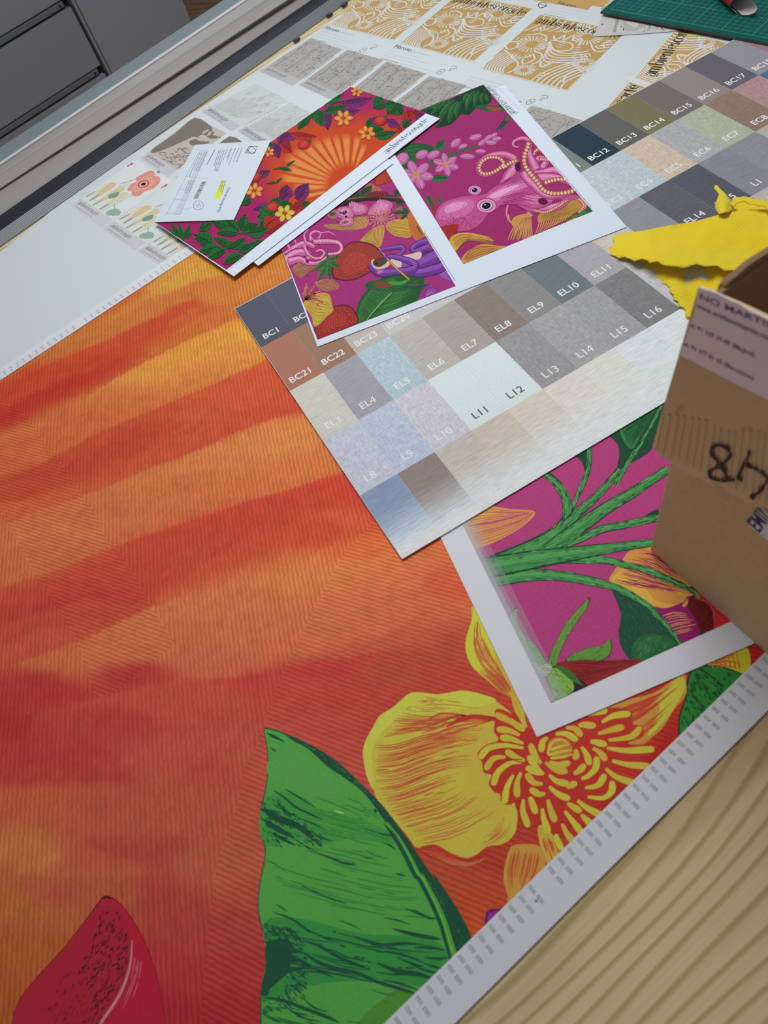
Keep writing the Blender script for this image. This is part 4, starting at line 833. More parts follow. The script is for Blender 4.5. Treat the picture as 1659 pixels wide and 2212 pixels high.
a.line(K8([(447, 830), (438, 925), (402, 1020), (340, 1114), (320, 1180)]), [2, 5, 6, 6, 5], (208, 116, 120))
a.fan(K8([(445, 860), (430, 940), (350, 1100)]), K8([(480, 900), (470, 980), (420, 1114)]), 5, 1.6, (190, 90, 110), (0, .4), (.3, 1), brk=.4)
for P in ([(352, 682), (292, 760), (220, 852), (120, 962), (62, 1040), (40, 1114)], [(352, 682), (400, 702), (448, 760), (495, 850), (535, 970), (560, 1114)]): a.line(K8(P), [3, 1.5, 1.2, 1, 1, 1], (70, 30, 34))
a.line(K8([(350, 690), (362, 684), (372, 690)]), 4, (50, 34, 30))
a.kk = .8; a.build('printed_pod', mural)
# -- white margins with grey register marks
a = Art(HM); a.k = 460
a.face([MU(-1.15, -.8184), MU(.42, -.8184), MU(.42, -.7855), MU(-1.15, -.7855)], (0.80, 0.81, 0.85, 1.0), 4, world=True)
a.face([MU(-1.15, .1622), MU(.42, .1622), MU(.42, .1868), MU(-1.15, .1868)], (0.78, 0.80, 0.82, 1.0), 4, world=True)
a.k += 1
for i in range(-95, 36):
    s = .0117 + i * .01078
    if i == -18: continue
    for n0, n1 in ((-.7875, -.7942), (-.7962, -.8032)):
        for q in range(3): 
            o_ = (q - 1) * .00115
            a.face([MU(s + o_ - .0004, n0), MU(s + o_ + .0004, n0), MU(s + o_ + .0004, n1), MU(s + o_ - .0004, n1)], (.44, .44, .46, 1), world=True)
        a.face([MU(s - .0015, n0), MU(s + .0015, n0), MU(s + .0015, n1), MU(s - .0015, n1)], (.62, .62, .64, 1), world=True) if False else None
    for n0, n1 in ((.166, .1705), (.172, .1765)):
        for q in range(3):
            o_ = (q - 1) * .00115
            a.face([MU(s + o_ - .00035, n0), MU(s + o_ + .00035, n0), MU(s + o_ + .00035, n1), MU(s + o_ - .00035, n1)], (.42, .43, .46, 1), world=True)
a.line([W(1154, 1943, HM)[:2], W(1162, 1950, HM)[:2]], .0008, (90, 90, 96), m=lambda p: p, sm=False); a.line([W(1163, 1941, HM)[:2], W(1156, 1950, HM)[:2]], .0008, (90, 90, 96), m=lambda p: p, sm=False)
a.build('white_margins', mural); relocate(mural)
# ------------------------------------------------------------------ lower magenta print
HL = .0026
lp = thing('botanical_print', 'magenta print of green stems and strawberry, half under the cardboard box', 'wallpaper print', tuple(W(1250, 1400)))
A0 = W(1160, 1592, HL)[:2]; e1 = W(1640, 1385, HL)[:2] - A0; e1 = e1 / np.hypot(*e1); e2 = W(944, 1145, HL)[:2] - A0; e2 = e2 / np.hypot(*e2)
paper([A0, A0 + e1 * .62, A0 + e1 * .62 + e2 * .40, A0 + e2 * .40], HL, (218, 218, 226), lp)
B0 = W(1190, 1518, HL)[:2]; BR_ = W(1580, 1342, HL)[:2] - B0; BR_ = BR_ / np.hypot(*BR_); BU = W(985, 1105, HL)[:2] - B0; BU = BU / np.hypot(*BU)
MG = (160, 58, 110)
a = Art(HL); a.clip = [B0, B0 + BR_ * .58, B0 + BR_ * .58 + BU * .34, B0 + BU * .34]; a.face([B0, B0 + BR_ * .58, B0 + BR_ * .58 + BU * .34, B0 + BU * .34], MG, 3, world=True)
a.poly(K6([(1260, 60), (1400, 200), (1500, 330), (1330, 420), (1180, 420), (1080, 300)]), (128, 30, 92))
# yellow petal upper left
a.poly(K5([(60, 650), (140, 600), (250, 582), (380, 600), (497, 612), (445, 678), (360, 732), (250, 782), (150, 800), (90, 740)]), (196, 142, 70))
a.poly(K5([(80, 650), (160, 612), (250, 600), (330, 610), (260, 640), (180, 700), (100, 720)]), (204, 160, 66))
a.fan(K5([(120, 610), (240, 590), (380, 606), (497, 612)]), K5([(170, 790), (300, 755), (420, 690), (497, 612)]), 15, 1.6, (172, 70, 96), (0, .15), (.85, 1))
a.line(K5([(135, 685), (250, 672), (360, 648), (470, 614)]), [2, 3.4, 3, 1], (176, 56, 110))
# yellow-orange flower right
a.poly(K5([(868, 962), (890, 910), (930, 860), (960, 815), (1010, 792), (1080, 786), (1160, 840), (1230, 920), (1280, 990), (1270, 1060), (1220, 1090), (1130, 1090), (1040, 1060), (940, 1010)]), (186, 128, 62))
a.poly(K5([(880, 960), (900, 920), (960, 900), (1030, 940), (1060, 1010), (1110, 1060), (1220, 1080), (1130, 1092), (1040, 1062), (940, 1010)]), (194, 150, 66))
a.fan(K5([(1000, 795), (1110, 820), (1200, 890), (1290, 960)]), K5([(880, 960), (980, 985), (1080, 1000), (1240, 1020)]), 24, 2.2, (130, 36, 70), (0, .2), (.6, 1), brk=.2, wob=.8)
a.poly(K5([(1120, 1110), (1180, 1085), (1240, 1060), (1280, 1010), (1300, 1100), (1330, 1200), (1300, 1230), (1220, 1255), (1150, 1190)]), (128, 30, 90))
a.fan(K5([(1120, 1130), (1200, 1110), (1280, 1130)]), K5([(1190, 1230), (1260, 1215), (1310, 1190)]), 9, 2.6, (196, 130, 80), (0, .2), (.7, 1), wob=.6)
for P in ([(1215, 1018), (1240, 1028), (1290, 1025)], [(1240, 1080), (1255, 1062), (1262, 1048)], [(1250, 1000), (1262, 1000), (1270, 1010)]): a.tear(K5(P), 9, (190, 150, 60))
a.poly(K5([(1290, 995), (1320, 1010), (1400, 1080), (1480, 1160), (1400, 1200), (1370, 1190)]), (176, 34, 38))
a.fan(K5([(1310, 1020), (1400, 1100), (1470, 1160)]), K5([(1330, 1100), (1380, 1160), (1400, 1195)]), 7, 1.5, (206, 60, 62), (0, .5), (.3, 1), brk=.5)
a.poly(K5([(1268, 985), (1300, 1000), (1296, 1040), (1345, 1060), (1380, 1100), (1392, 1190), (1345, 1216), (1320, 1205), (1290, 1140), (1262, 1090), (1262, 1050), (1285, 1025)]), (96, 26, 28))
a.speck(K5([(1290, 1060), (1380, 1110), (1390, 1180), (1330, 1200)]), 40, 14, 1.6, 60, (64, 18, 22))
a.line(K5([(1300, 1010), (1297, 1042), (1350, 1062), (1384, 1105), (1392, 1190)]), 1.3, (170, 96, 76))
a.poly(K5([(1318, 1200), (1345, 1216), (1330, 1235)]), (36, 52, 44))
# big dark leaf
lf = K6([(885, 180), (940, 200), (1040, 250), (1130, 320), (1200, 400), (1240, 450), (1180, 480), (1100, 510), (1020, 530), (965, 512), (925, 450), (915, 380), (925, 300), (905, 230)])
a.poly(lf, (30, 66, 52)); a.poly(K6([(1000, 420), (1060, 390), (1130, 400), (1200, 440), (1060, 520), (1000, 525), (975, 480)]), (36, 84, 48))
a.speck(lf, 170, 12, 1.4, 65, (42, 92, 62), dj=20); a.speck(K6([(990, 430), (1120, 400), (1200, 440), (1010, 520)]), 110, 13, 1.6, -60, (56, 116, 60), dj=25)
def stem(P, wd_, dk=(26, 58, 42), md=(58, 122, 66), hi=(98, 160, 92)):
    Q = K5(P); a.line(Q, [w * .4334 for w in wd_], dk); a.line(Q, [w * .4334 * .84 for w in wd_], md)
    q = [(x - w * .06, y - w * .04) for (x, y), w in zip(Q, wd_)]; a.line(q, [w * .4334 * .3 for w in wd_], (74, 140, 76))
    pts = catmull(Q, False, 5); ws = np.interp(np.arange(len(pts)) / 5, range(len(wd_)), wd_) * .4334
    a.k += 1
    kb = a.k
    for i in range(int(len(pts) * 7)):
        a.k = kb + i % 14
        j = random.randrange(0, len(pts) - 2); d = pts[j + 1] - pts[j]; d = d / (np.hypot(*d) or 1); n_ = np.array([-d[1], d[0]]); o = random.choice((-1, 1)) * random.uniform(.12, .46) * ws[j]
        c = pts[j] + n_ * o; l = random.uniform(9, 20); a.line([c - d * l / 2, c, c + d * l / 2], [.2, 1.1, .2], dk if random.random() < .6 else hi, sm=False, up=False)
    a.k = kb + 14
stem([(1060, 900), (1100, 930), (1200, 970), (1275, 1005), (1320, 1040)], [10, 24, 22, 20, 10])
stem([(540, 860), (700, 852), (850, 856), (950, 878), (1060, 905), (1160, 945), (1250, 985)], [26, 40, 38, 34, 30, 26, 20])
stem([(180, 960), (330, 940), (460, 928), (600, 930), (760, 955), (880, 985), (980, 1030), (1080, 1100), (1160, 1190), (1230, 1280)], [96, 84, 66, 52, 46, 40, 36, 32, 28, 20])
# leaves on the upper stems
a.poly(K5([(655, 300), (700, 290), (760, 240), (775, 300), (765, 390), (745, 410), (735, 370), (700, 335)]), (30, 66, 46))
a.poly(K5([(840, 205), (900, 170), (1000, 120), (1100, 50), (1200, 0), (1160, 60), (1130, 150), (1085, 290), (1030, 340), (960, 380), (900, 430), (916, 340), (905, 270)]), (30, 68, 46))
a.poly(K5([(922, 160), (1000, 118), (1130, 30), (1090, 120), (1030, 220), (980, 300), (930, 240)]), (52, 118, 62))
a.fan(K5([(1130, 40), (1060, 150), (975, 300)]), K5([(925, 165), (930, 210), (955, 280)]), 16, 1.6, (28, 70, 44), (0, .1), (.8, 1)); 
for i in range(18): a.line(K5([(930 + i * 11, 165 + 10 - i * 6), (945 + i * 8, 200 + 12 - i * 4), (965 + i * 4, 270 - i * 2)]), [1, 2, .6], (30, 76, 46), up=i == 0)
a.poly(K5([(1040, 640), (1110, 600), (1110, 650), (1080, 660)]), (28, 62, 44))
stem([(900, 470), (960, 370), (1040, 250), (1100, 140), (1150, 20)], [30, 24, 18, 15, 12])
stem([(500, 395), (560, 430), (620, 490), (655, 560), (660, 640), (630, 700), (560, 760), (450, 820), (300, 880), (190, 930)], [26, 34, 42, 48, 60, 76, 96, 110, 110, 100])
stem([(685, 600), (715, 520), (750, 440), (768, 360), (765, 250)], [12, 26, 28, 24, 26])
stem([(660, 670), (720, 610), (800, 540), (880, 450), (920, 400)], [52, 46, 40, 34, 30])
stem([(560, 800), (650, 740), (760, 660), (860, 590), (980, 520), (1070, 460), (1160, 400)], [60, 74, 70, 60, 52, 46, 44])
stem([(640, 790), (720, 750), (830, 700), (930, 680), (1050, 655), (1120, 640)], [20, 36, 40, 38, 36, 34])
stem([(170, 905), (330, 880), (500, 850), (700, 820), (900, 790), (1100, 765)], [110, 105, 92, 70, 48, 36])
# strawberry with its leaves at the lower corner
a.poly(K6([(600, 550), (640, 528), (760, 525), (880, 522), (1030, 520), (930, 575), (760, 650), (690, 610), (640, 570)]), (124, 34, 36)); a.fan(K6([(640, 535), (800, 530), (1010, 525)]), K6([(690, 610), (780, 620), (900, 570)]), 16, 1.6, (86, 24, 30), (0, .5), (.4, 1), brk=.5, wob=.8)
a.poly(K6([(670, 590), (700, 600), (760, 655), (700, 690), (680, 640)]), (44, 26, 36))
a.poly(K6([(535, 600), (570, 570), (580, 650), (600, 715), (575, 733), (540, 660)]), (150, 84, 92))
for P, c in (([(368, 310), (390, 280), (410, 268), (408, 330), (440, 390), (500, 450), (545, 520), (560, 555), (520, 560), (450, 500), (410, 430), (370, 370)], (112, 150, 84)), ([(740, 240), (765, 218), (755, 260), (700, 340), (650, 420), (615, 500), (600, 548), (570, 545), (575, 490), (610, 420), (660, 330)], (90, 130, 56)),
             ([(655, 525), (700, 485), (780, 460), (840, 445), (868, 418), (876, 460), (862, 500), (820, 522), (740, 520)], (86, 126, 52)), ([(560, 590), (590, 560), (640, 580), (680, 620), (690, 670), (640, 705), (600, 715), (575, 660)], (110, 152, 62)), ([(470, 530), (520, 540), (580, 548), (560, 600), (500, 590)], (156, 172, 140)), ([(600, 552), (650, 560), (700, 600), (730, 640), (750, 655), (690, 630), (640, 590)], (58, 96, 44))):
    Q = K6(P); cx0 = np.mean([q[0] for q in Q]); cy0 = np.mean([q[1] for q in Q]); a.poly([(x + (x - cx0) * .05, y + (y - cy0) * .05) for x, y in Q], (38, 62, 34)); a.poly(Q, c); d = np.array(Q[len(Q) // 2]) - np.array(Q[0]); a.speck(Q, 34, 12, 1.3, math.degrees(math.atan2(d[1], d[0])), (50, 84, 40), dj=10)
# feathered left border of the print, ink laid down in thinning passes
for i in range(40):
    u0 = -.001 + i * .00042; al = (.74 if i < 13 else .44 if i < 24 else .20) * (1 - .25 * (i % 12) / 12)
    a.k += 1; a.face([B0 + BR_ * u0, B0 + BR_ * (u0 + .00042), B0 + BR_ * (u0 + .00042) + BU * .34, B0 + BR_ * u0 + BU * .34], (.74, .74, .79, al), 5, world=True)
a.build('printed_stems_and_leaves', lp); a = Art(HL)
smudge(a, K6([(1362, 400)])[0], K6([(1410, 480)])[0], .0012, (176, 176, 182))
a.build('edge_lettering', lp); relocate(lp)
# ------------------------------------------------------------------ colour swatch sheet
HS = .0046; TXW = .30; U_ = .0495; AS = 1.98645969
def GW(gx, gy):
    X = np.array([gx * U_, -gy * AS * U_, TZ]); X = CAM + (X - CAM) * (1 - HS / (CAM[2] - TZ)); return X[:2]
sw = thing('swatch_sheet', 'long sheet of grey, beige and blue cloth colour swatches with white codes', 'swatch sheet', tuple(GW(4, 2.5)) + (TZ,))
paper([GW(-.01, -.01), GW(20.02, -.01), GW(20.02, 5.0), GW(-.01, 5.0)], HS, (202, 211, 215), sw)
R0 = [(85, 88, 102), (88, 90, 103), (96, 98, 108), (110, 110, 112), (120, 116, 110), (130, 128, 126), (110, 116, 120), (96, 104, 106), (120, 124, 118), (128, 130, 130), (120, 132, 126), (44, 62, 72), (98, 98, 94), (118, 113, 84), (112, 106, 102), (140, 128, 127), (98, 94, 102), (140, 137, 142), (142, 116, 120), (150, 120, 120)]
R1 = [(166, 114, 94), (150, 118, 96), (186, 178, 172), (196, 192, 194), (196, 194, 198), (198, 196, 198), (190, 190, 190), (186, 190, 190), (190, 192, 194), (186, 190, 192), (186, 196, 200), (178, 192, 197), (196, 180, 160), (165, 165, 166), (164, 171, 150), (134, 115, 103), (162, 132, 132), (68, 106, 138), (100, 120, 140), (120, 120, 130)]
R2 = [(194, 192, 182), (156, 153, 160), (170, 190, 196), (180, 176, 168), (164, 158, 150), (136, 124, 116), (138, 136, 136), (108, 118, 122), (164, 162, 166), (192, 187, 176), (138, 138, 142), (92, 92, 99), (84, 87, 98), (128, 128, 136), (132, 132, 138), (168, 162, 150), (160, 160, 160), (150, 150, 150), (150, 140, 140), (140, 140, 140)]
R3 = [(180, 183, 194), (174, 182, 198), (190, 188, 196), (202, 217, 212), (204, 219, 214), (146, 144, 146), (158, 156, 158), (152, 152, 154), (122, 122, 123), (184, 183, 187), (190, 190, 192), (150, 150, 156), (160, 160, 164), (170, 166, 160)]
R4 = [(126, 140, 164), (134, 120, 116), (180, 173, 164), (188, 177, 164), (198, 190, 180), (204, 199, 192), (204, 206, 196), (202, 208, 210), (204, 210, 212), (200, 206, 208), (196, 200, 200)]
N0 = ['BC%d' % (i + 1) for i in range(20)]; N1 = ['BC%d' % (21 + i) for i in range(9)] + ['EC%d' % (i - 7) for i in range(9, 20)]
N1 = ['BC21', 'BC22', 'BC23', 'BC24', 'BC25', 'BC26', 'BC27', 'EC0', 'EC1', 'EC2', 'EC3', 'EC4', 'EC5', 'EC6', 'EC7', 'EC8', 'EC9', 'EC10', 'EC11', 'EC12']; N1[7] = 'BC28'; N1[4] = 'EC1'; N1[8] = 'EC1'
N2 = ['EL%d' % (i + 3) for i in range(13)] + ['L%d' % (i + 1) for i in range(7)]; N3 = ['L%d' % (i + 8) for i in range(14)]; N4 = ['S%d' % (i + 7) for i in range(11)]
rows = ((R0, N0, 0), (R1, N1, 0), (R2, N2, 1), (R3, N3, 2), (R4, N4, 1))
for r, (cs, nm, mi) in enumerate(rows):
    for c in range(20):
        col = cs[c % len(cs)]; k = mi
        if r == 1 and c > 9: k = 2
        if r == 3 and c in (3, 4): k = 0
        if r == 2 and c in (2,): k = 2
        a = Art(HS, m=lambda p: GW(*p))
        if r < 4: a.face([(c, r), (c + 1, r), (c + 1, r + 1), (c, r + 1)], col, k)
        else:
            # the last row was abandoned: its ink thins out to bare paper
            m_ = 16
            for i in range(m_):
                y0, y1 = 4 + i / m_, 4 + (i + 1) / m_; f = min(1, max(0, (i / m_ - .30) / .58)) ** 1.1
                cc = tuple(col[q] * (1 - f) + (200, 209, 213)[q] * f for q in range(3)); a.face([(c, y0), (c + 1, y0), (c + 1, y1), (c, y1)], cc, k)
        so = a.build('swatch', sw)
        if c < len(nm):
            tx = Art(HS, m=lambda p: GW(*p)); tx.k = 6
            s_ = nm[c]; V, F = text2d(s_); xs = [v[0] for v in V]; w_ = (max(xs) - min(xs)) * TXW; x0 = .45 - w_ / 2
            by = r + (.885 if r < 4 else .90)
            lc = (232, 236, 240) if r in (0, 2, 3) else (208, 212, 216)
            if r == 1 and c < 4: lc = (228, 226, 226)
            if r == 1 and c > 9: lc = (212, 218, 218)
            if r == 2 and c == 0: lc = (226, 226, 222)
            if r == 3 and c in (3, 4): lc = (78, 96, 96)
            if r == 4: lc = (232, 240, 244)
            sans(tx, s_, (c + x0, by), (c + x0 + w_, by), 1.0, lc); tx.build('code', so)
a = Art(HS, m=lambda p: GW(*p)); a.k = 4
for c in range(1, 20):
    for j in range(0, 200, 2):
        y = j / 40
        if y < 4.6: a.face([(c - .005, y), (c + .005, y), (c + .005, y + .014), (c - .005, y + .014)], (170, 170, 170))
tag(a.build('cut_guides', sw), kind='stuff'); relocate(sw)
# ------------------------------------------------------------------ white roll of sample cards along the rail
HR = .0003
Z1 = zoom(0, 0, .33755); Z2 = zoom(540, 0, .33755); Z3 = zoom(1100, 0, .33695); Z4 = zoom(0, 280, .33755); Z5 = zoom(300, 180, .33755); Z6 = zoom(600, 160, .33755); ZM = zoom(1300, 0, .2164)
roll = thing('sample_roll', 'long white roll print of small sample cards running beside the rail', 'roll print', tuple(W(300, 560)))
wl = lambda p: W(p[0], p[1], HR)[:2]
pa, pb = wl((0, 545)), wl((776, 5)); pdv = (pb - pa) / np.hypot(*(pb - pa)); pn = np.array([pdv[1], -pdv[0]])
pc_, pd_ = wl((162, 420)), wl((400, 258))
paper([pa - pdv * .6, pa, wl((120, 448)), wl((230, 370)), wl((400, 256)), wl((640, 96)), pb, pb + pdv * .75, pb + pdv * .75 + pn * .95, pb + pn * .8, pa + pn * .45, pa - pdv * .6 + pn * .45], HR, (196, 203, 205), roll)
def card(TL, TR, BR, BL, name='printed_card', hp=.14, h=HR, k0=2):
    """one sample card: picture above, pale band with the wordmark below"""
    m = quad(TL, TR, BR, BL, h); a = Art(h, m=m); a.k = k0; return a
def strip_logo(a, col=(120, 118, 116), qr=True, band=(190, 190, 192), hp=.16):
    a.face([(0, 0), (1, 0), (1, hp), (0, hp)], band)
    logo(a, (.06, hp * .48), (.66, hp * .48), 1.0, (84, 84, 88))
    a.k += 1
    a.face([(.08, hp * .2), (.62, hp * .2), (.62, hp * .27), (.08, hp * .27)], (160, 160, 162))
def side_text(a, col=(110, 112, 112)):
    a.k += 1; y = .2
    while y < .8:
        l = random.uniform(.01, .03); a.face([(1.015, y), (1.03, y), (1.03, y + l), (1.015, y + l)], col); y += l + .008
# poppies
def poppy(TL, TR, BR, BL, full=True):
    a = card(TL, TR, BR, BL)
    a.face([(0, .16), (1, .16), (1, 1), (0, 1)], (206, 211, 209)); strip_logo(a)
    for u0, v0, u1, v1, w_, c in ((.05, .22, .12, .50, .12, (206, 200, 176)), (.20, .20, .20, .56, .16, (200, 182, 138)), (.36, .18, .42, .58, .15, (204, 186, 146)), (.56, .18, .60, .54, .15, (208, 194, 160))):
        a.poly([(u0 - .01, v0), (u1 - w_ / 2, v1 - .06), (u1 - w_ / 3, v1), (u1 + w_ / 3, v1 + .01), (u1 + w_ / 2, v1 - .08), (u0 + .02, v0)], c)
        a.poly([(u0 - .02, v0 + .005), (u0 + (u1 - u0) * .2 - .01, v0 + .10), (u0 + .03, v0 + .12), (u0 + .02, v0)], (142, 156, 142))
    a.poly([(.38, .40), (.46, .36), (.54, .44), (.46, .50)], (108, 150, 128)); a.poly([(.72, .20), (.82, .17), (.98, .24), (.94, .30), (.80, .30)], (140, 168, 148)); a.line([(.66, .34), (.84, .26)], .012, (140, 160, 150))
    for i in range(5): a.line([(.28 + .02 * i, .54 + .004 * i), (.40 + .05 * i, .72)], .004, (176, 184, 180), up=True)
    a.line([(.30, .60), (.52, .86), (.62, .97)], .012, (120, 136, 130)); a.line([(.64, .18), (.72, .50), (.80, .74)], .01, (150, 160, 156))
    a.poly([(.42, .86), (.46, .95), (.54, .99), (.62, .94), (.74, .96), (.86, .90), (.90, .78), (.84, .68), (.86, .60), (.74, .56), (.64, .60), (.56, .58), (.48, .66), (.50, .74), (.42, .78)], (212, 140, 128))
    a.poly([(.50, .80), (.56, .92), (.68, .90), (.80, .86), (.80, .72), (.70, .62), (.58, .66)], (216, 156, 142)); a.ell((.66, .765), .10, .07, (190, 70, 66)); a.ell((.66, .765), .07, .05, (224, 190, 184)); a.ell((.66, .765), .045, .032, (50, 44, 44))
    a.poly([(.60, .99), (.66, 1.0), (.64, 1.03), (.58, 1.02)], (120, 150, 140))
    for i in range(6): a.line([(.92 + i * .01, .62 + i * .03), (1.0, .60 + i * .03)], .006, (176, 190, 190), up=True)
    a.build('printed_card', roll)
poppy((294, 344), (371, 391), (219, 491), (152, 445)); poppy((375, 393), (446, 440), (290, 541), (222, 494)); poppy((447, 437), (520, 486), (366, 586), (297, 543))
a = Art(HR); a.k = 30
for p in ((283, 355), (357, 401)):
    for i, (dx, dy, c) in enumerate(((-6, 4, (190, 96, 100)), (0, 0, (170, 50, 56)), (2, -2, (196, 70, 80)))): a.ell((p[0] + dx, p[1] + dy * .8), 3.2, 1.6, c, -35)
a.build('red_ticks', roll)
def tree(TL, TR, BR, BL):
    a = card(TL, TR, BR, BL); a.face([(0, .16), (1, .16), (1, 1), (0, 1)], (184, 178, 168)); strip_logo(a)
    DK = (122, 114, 106)
    a.poly([(0, .22), (.16, .2), (.42, .60), (.46, .70), (.60, .74), (.66, .82), (.80, .80), (.96, .86), (.98, .92), (.70, .93), (.55, .99), (.02, .99), (.04, .60)], DK, sm=True, n=3)
    a.poly([(.52, .62), (.64, .58), (.78, .64), (.92, .74), (.84, .76), (.70, .70), (.58, .70)], DK)
    for i in range(26): a.ell((random.uniform(.5, .95), random.uniform(.74, .92)), .03, .016, (188, 182, 172), random.uniform(0, 90), n=6)
    for i in range(120):
        u, v = random.uniform(.2, .98), random.uniform(.18, .50)
        if v < .5 and u - .2 > (v - .2) * 1.2: 
            d = random.uniform(-.5, .9); a.line([(u - .03, v), (u, v + .02 * d), (u + .035, v + .014)], [.004, .014, .003], DK, sm=False, up=True)
    a.build('printed_card', roll)
tree((420, 253), (489, 288), (362, 383), (303, 342)); tree((496, 293), (566, 330), (440, 428), (378, 384))
def botan(TL, TR, BR, BL):
    a = card(TL, TR, BR, BL); a.face([(0, .16), (1, .16), (1, 1), (0, 1)], (196, 203, 201)); strip_logo(a, band=(186, 188, 190)); side_text(a)
    LN = (172, 178, 176)
    a.poly([(.05, .2), (.30, .2), (.42, .34), (.36, .5), (.2, .56), (.06, .46)], (188, 195, 192))
    for i in range(9): a.line([(.06 + i * .035, .20), (.10 + i * .034, .36), (.02 + i * .03, .52)], .006, LN, up=True)
    for j in range(6):
        b = (.35 + j * .06, .22); t = (.30 + j * .12, .60 + .38 * ((j * 7) % 5) / 5)
        for k in range(5): a.line([b, (b[0] * .5 + t[0] * .5 + (k - 2) * .05, b[1] * .5 + t[1] * .5), t], .006, LN, up=True)
    for i in range(40): u, v = random.uniform(.1, .95), random.uniform(.5, .98); a.line([(u, v), (u + random.uniform(-.08, .08), v + .04), (u + random.uniform(-.1, .1), v + .07)], .005, LN, up=True)
    a.build('printed_card', roll)
botan((553, 180), (622, 218), (500, 284), (435, 240)); botan((628, 221), (706, 262), (585, 330), (512, 283))
def forest(TL, TR, BR, BL):
    a = card(TL, TR, BR, BL); a.face([(0, .16), (1, .16), (1, 1), (0, 1)], (170, 166, 162)); strip_logo(a, band=(180, 180, 180)); side_text(a)
    for i in range(210):
        u, v = random.uniform(.02, .98), random.uniform(.18, .98); c = (150, 145, 142) if random.random() < .62 else (186, 182, 177); r_ = .03
        a.line([(u, v), (u + random.uniform(-r_, r_), v + r_ * .7), (u + random.uniform(-r_, r_) * 1.5, v + r_ * 1.3), (u + random.uniform(-.05, .05), v + r_)], random.uniform(.003, .010), c, n=2, up=True)
    for x in (.12, .45, .83): a.line([(x, .2), (x + .02, .5), (x - .02, .8), (x + .05, .96)], [.02, .012, .010, .004], (150, 146, 143))
    a.build('printed_card', roll)
for q in (((670, 83), (740, 107), (632, 186), (561, 154)), ((751, 107), (829, 130), (716, 216), (645, 184)), ((835, 133), (921, 159), (808, 246), (737, 213)), ((928, 164), (1010, 184), (902, 275), (824, 243)), ((1062, 204), (1128, 220), (1012, 300), (936, 276)), ((1150, 228), (1258, 260), (1150, 350), (1040, 310))): forest(*q)
# gold pattern cards
GO = (184, 150, 92); CR = (206, 207, 202)
def gold(mq, name='printed_gold_pattern', k0=4, parent=None, h=None):
    a = Art(HR, m=mq); a.k = k0; a.face([(0, 0), (1, 0), (1, 1), (0, 1)], GO)
    def sun(u, v, r, n=22, full=True):
        a.k += 1
        for i in range(n):
            t = 2 * math.pi * i / n; a.line([(u + math.cos(t) * r * .42, v + math.sin(t) * r * .34), (u + math.cos(t) * r, v + math.sin(t) * r * .8)], [.008, .016], CR, sm=False, up=True)
    def wave(P, w=.014, up=True): a.line(P, w * 1.3, CR, up=up, n=3)
    for u, v, r in ((.24, .52, .17), (.70, .80, .16), (.43, .12, .11), (.92, .40, .12)): sun(u, v, r)
    a.k += 1
    for i in range(8): wave([(.02 + i * .035, .0), (.0 + i * .03, .10), (.04 + i * .034, .30)], .013, True)
    for i in range(7): wave([(.60 + i * .055, .0), (.62 + i * .05, .12), (.72 + i * .05, .30), (.80 + i * .04, .38)], .014, True)
    for i in range(5): wave([(.38 + i * .02, .62 - i * .045), (.52, .50 - i * .045), (.68, .50 - i * .04), (.84 + i * .02, .60 - i * .04)], .013, True)
    wave([(.38, .64), (.60, .66), (.66, .56), (.52, .50), (.38, .60)], .014, True)
    wave([(.36, .72), (.42, .66), (.46, .76), (.50, .68), (.55, .78), (.60, .70), (.66, .76), (.70, .64)], .016, True)
    for i in range(6): wave([(.02 + i * .08, .70 + i * .02), (.10 + i * .075, .84), (.06 + i * .09, .99)], .013, True)
    for i in range(5): wave([(.48 + i * .03, .99), (.50 + i * .04, .90), (.60 + i * .05, .86), (.66 + i * .05, .99)], .012, True)
    for i in range(4): wave([(.80 + i * .05, .70), (.90, .62 + i * .05), (.99, .66 + i * .06)], .013, True)
    wave([(.0, .40), (.06, .36), (.12, .42), (.08, .50), (.0, .48)], .014, True); wave([(.30, .28), (.36, .20), (.42, .30), (.36, .36), (.30, .28)], .014, True); wave([(.50, .30), (.56, .22), (.62, .34)], .02, True); wave([(.14, .66), (.2, .7), (.3, .68), (.34, .60)], .014, True)
    wave([(.30, .02), (.34, .10), (.30, .20), (.22, .24), (.12, .30), (.02, .34)], .016, True); wave([(.44, .22), (.48, .30), (.44, .40), (.34, .42)], .016, True); wave([(.9, .08), (.86, .2), (.92, .3), (.99, .28)], .016, True)
    a.k += 1
    for u, v, t in ((.12, .62, 30), (.20, .30, 80), (.34, .50, 10), (.50, .18, 60), (.58, .26, -30), (.72, .58, 20), (.86, .52, -40), (.90, .90, 70), (.40, .84, 40), (.30, .90, -20), (.08, .56, 90), (.64, .10, 0), (.78, .44, 60), (.52, .60, 0), (.44, .50, 90), (.16, .78, 120), (.94, .78, 20), (.34, .34, -50)):
        c_ = math.cos(math.radians(t)); s_ = math.sin(math.radians(t))
        for q in (-.028, 0, .028): a.line([(u - c_ * .045 - s_ * q, v - s_ * .035 + c_ * q), (u - s_ * q * 1.6, v + c_ * q * 1.4), (u + c_ * .045 - s_ * q, v + s_ * .035 + c_ * q)], [.004, .016, .004], CR, sm=False, up=True)
    a.face([(-.012, -.012), (1.012, -.012), (1.012, 0), (-.012, 0)], CR); return a
G3B = ((1167, 32), (1364, 76), (1225, 194), (1040, 147))
w3 = [W(*p, HR)[:2] for p in G3B]; ex3 = w3[2] - w3[3]; ey3 = w3[0] - w3[3]
def gq(bl): b = W(*bl, HR)[:2]; return lambda p: b + ex3 * p[0] + ey3 * p[1]
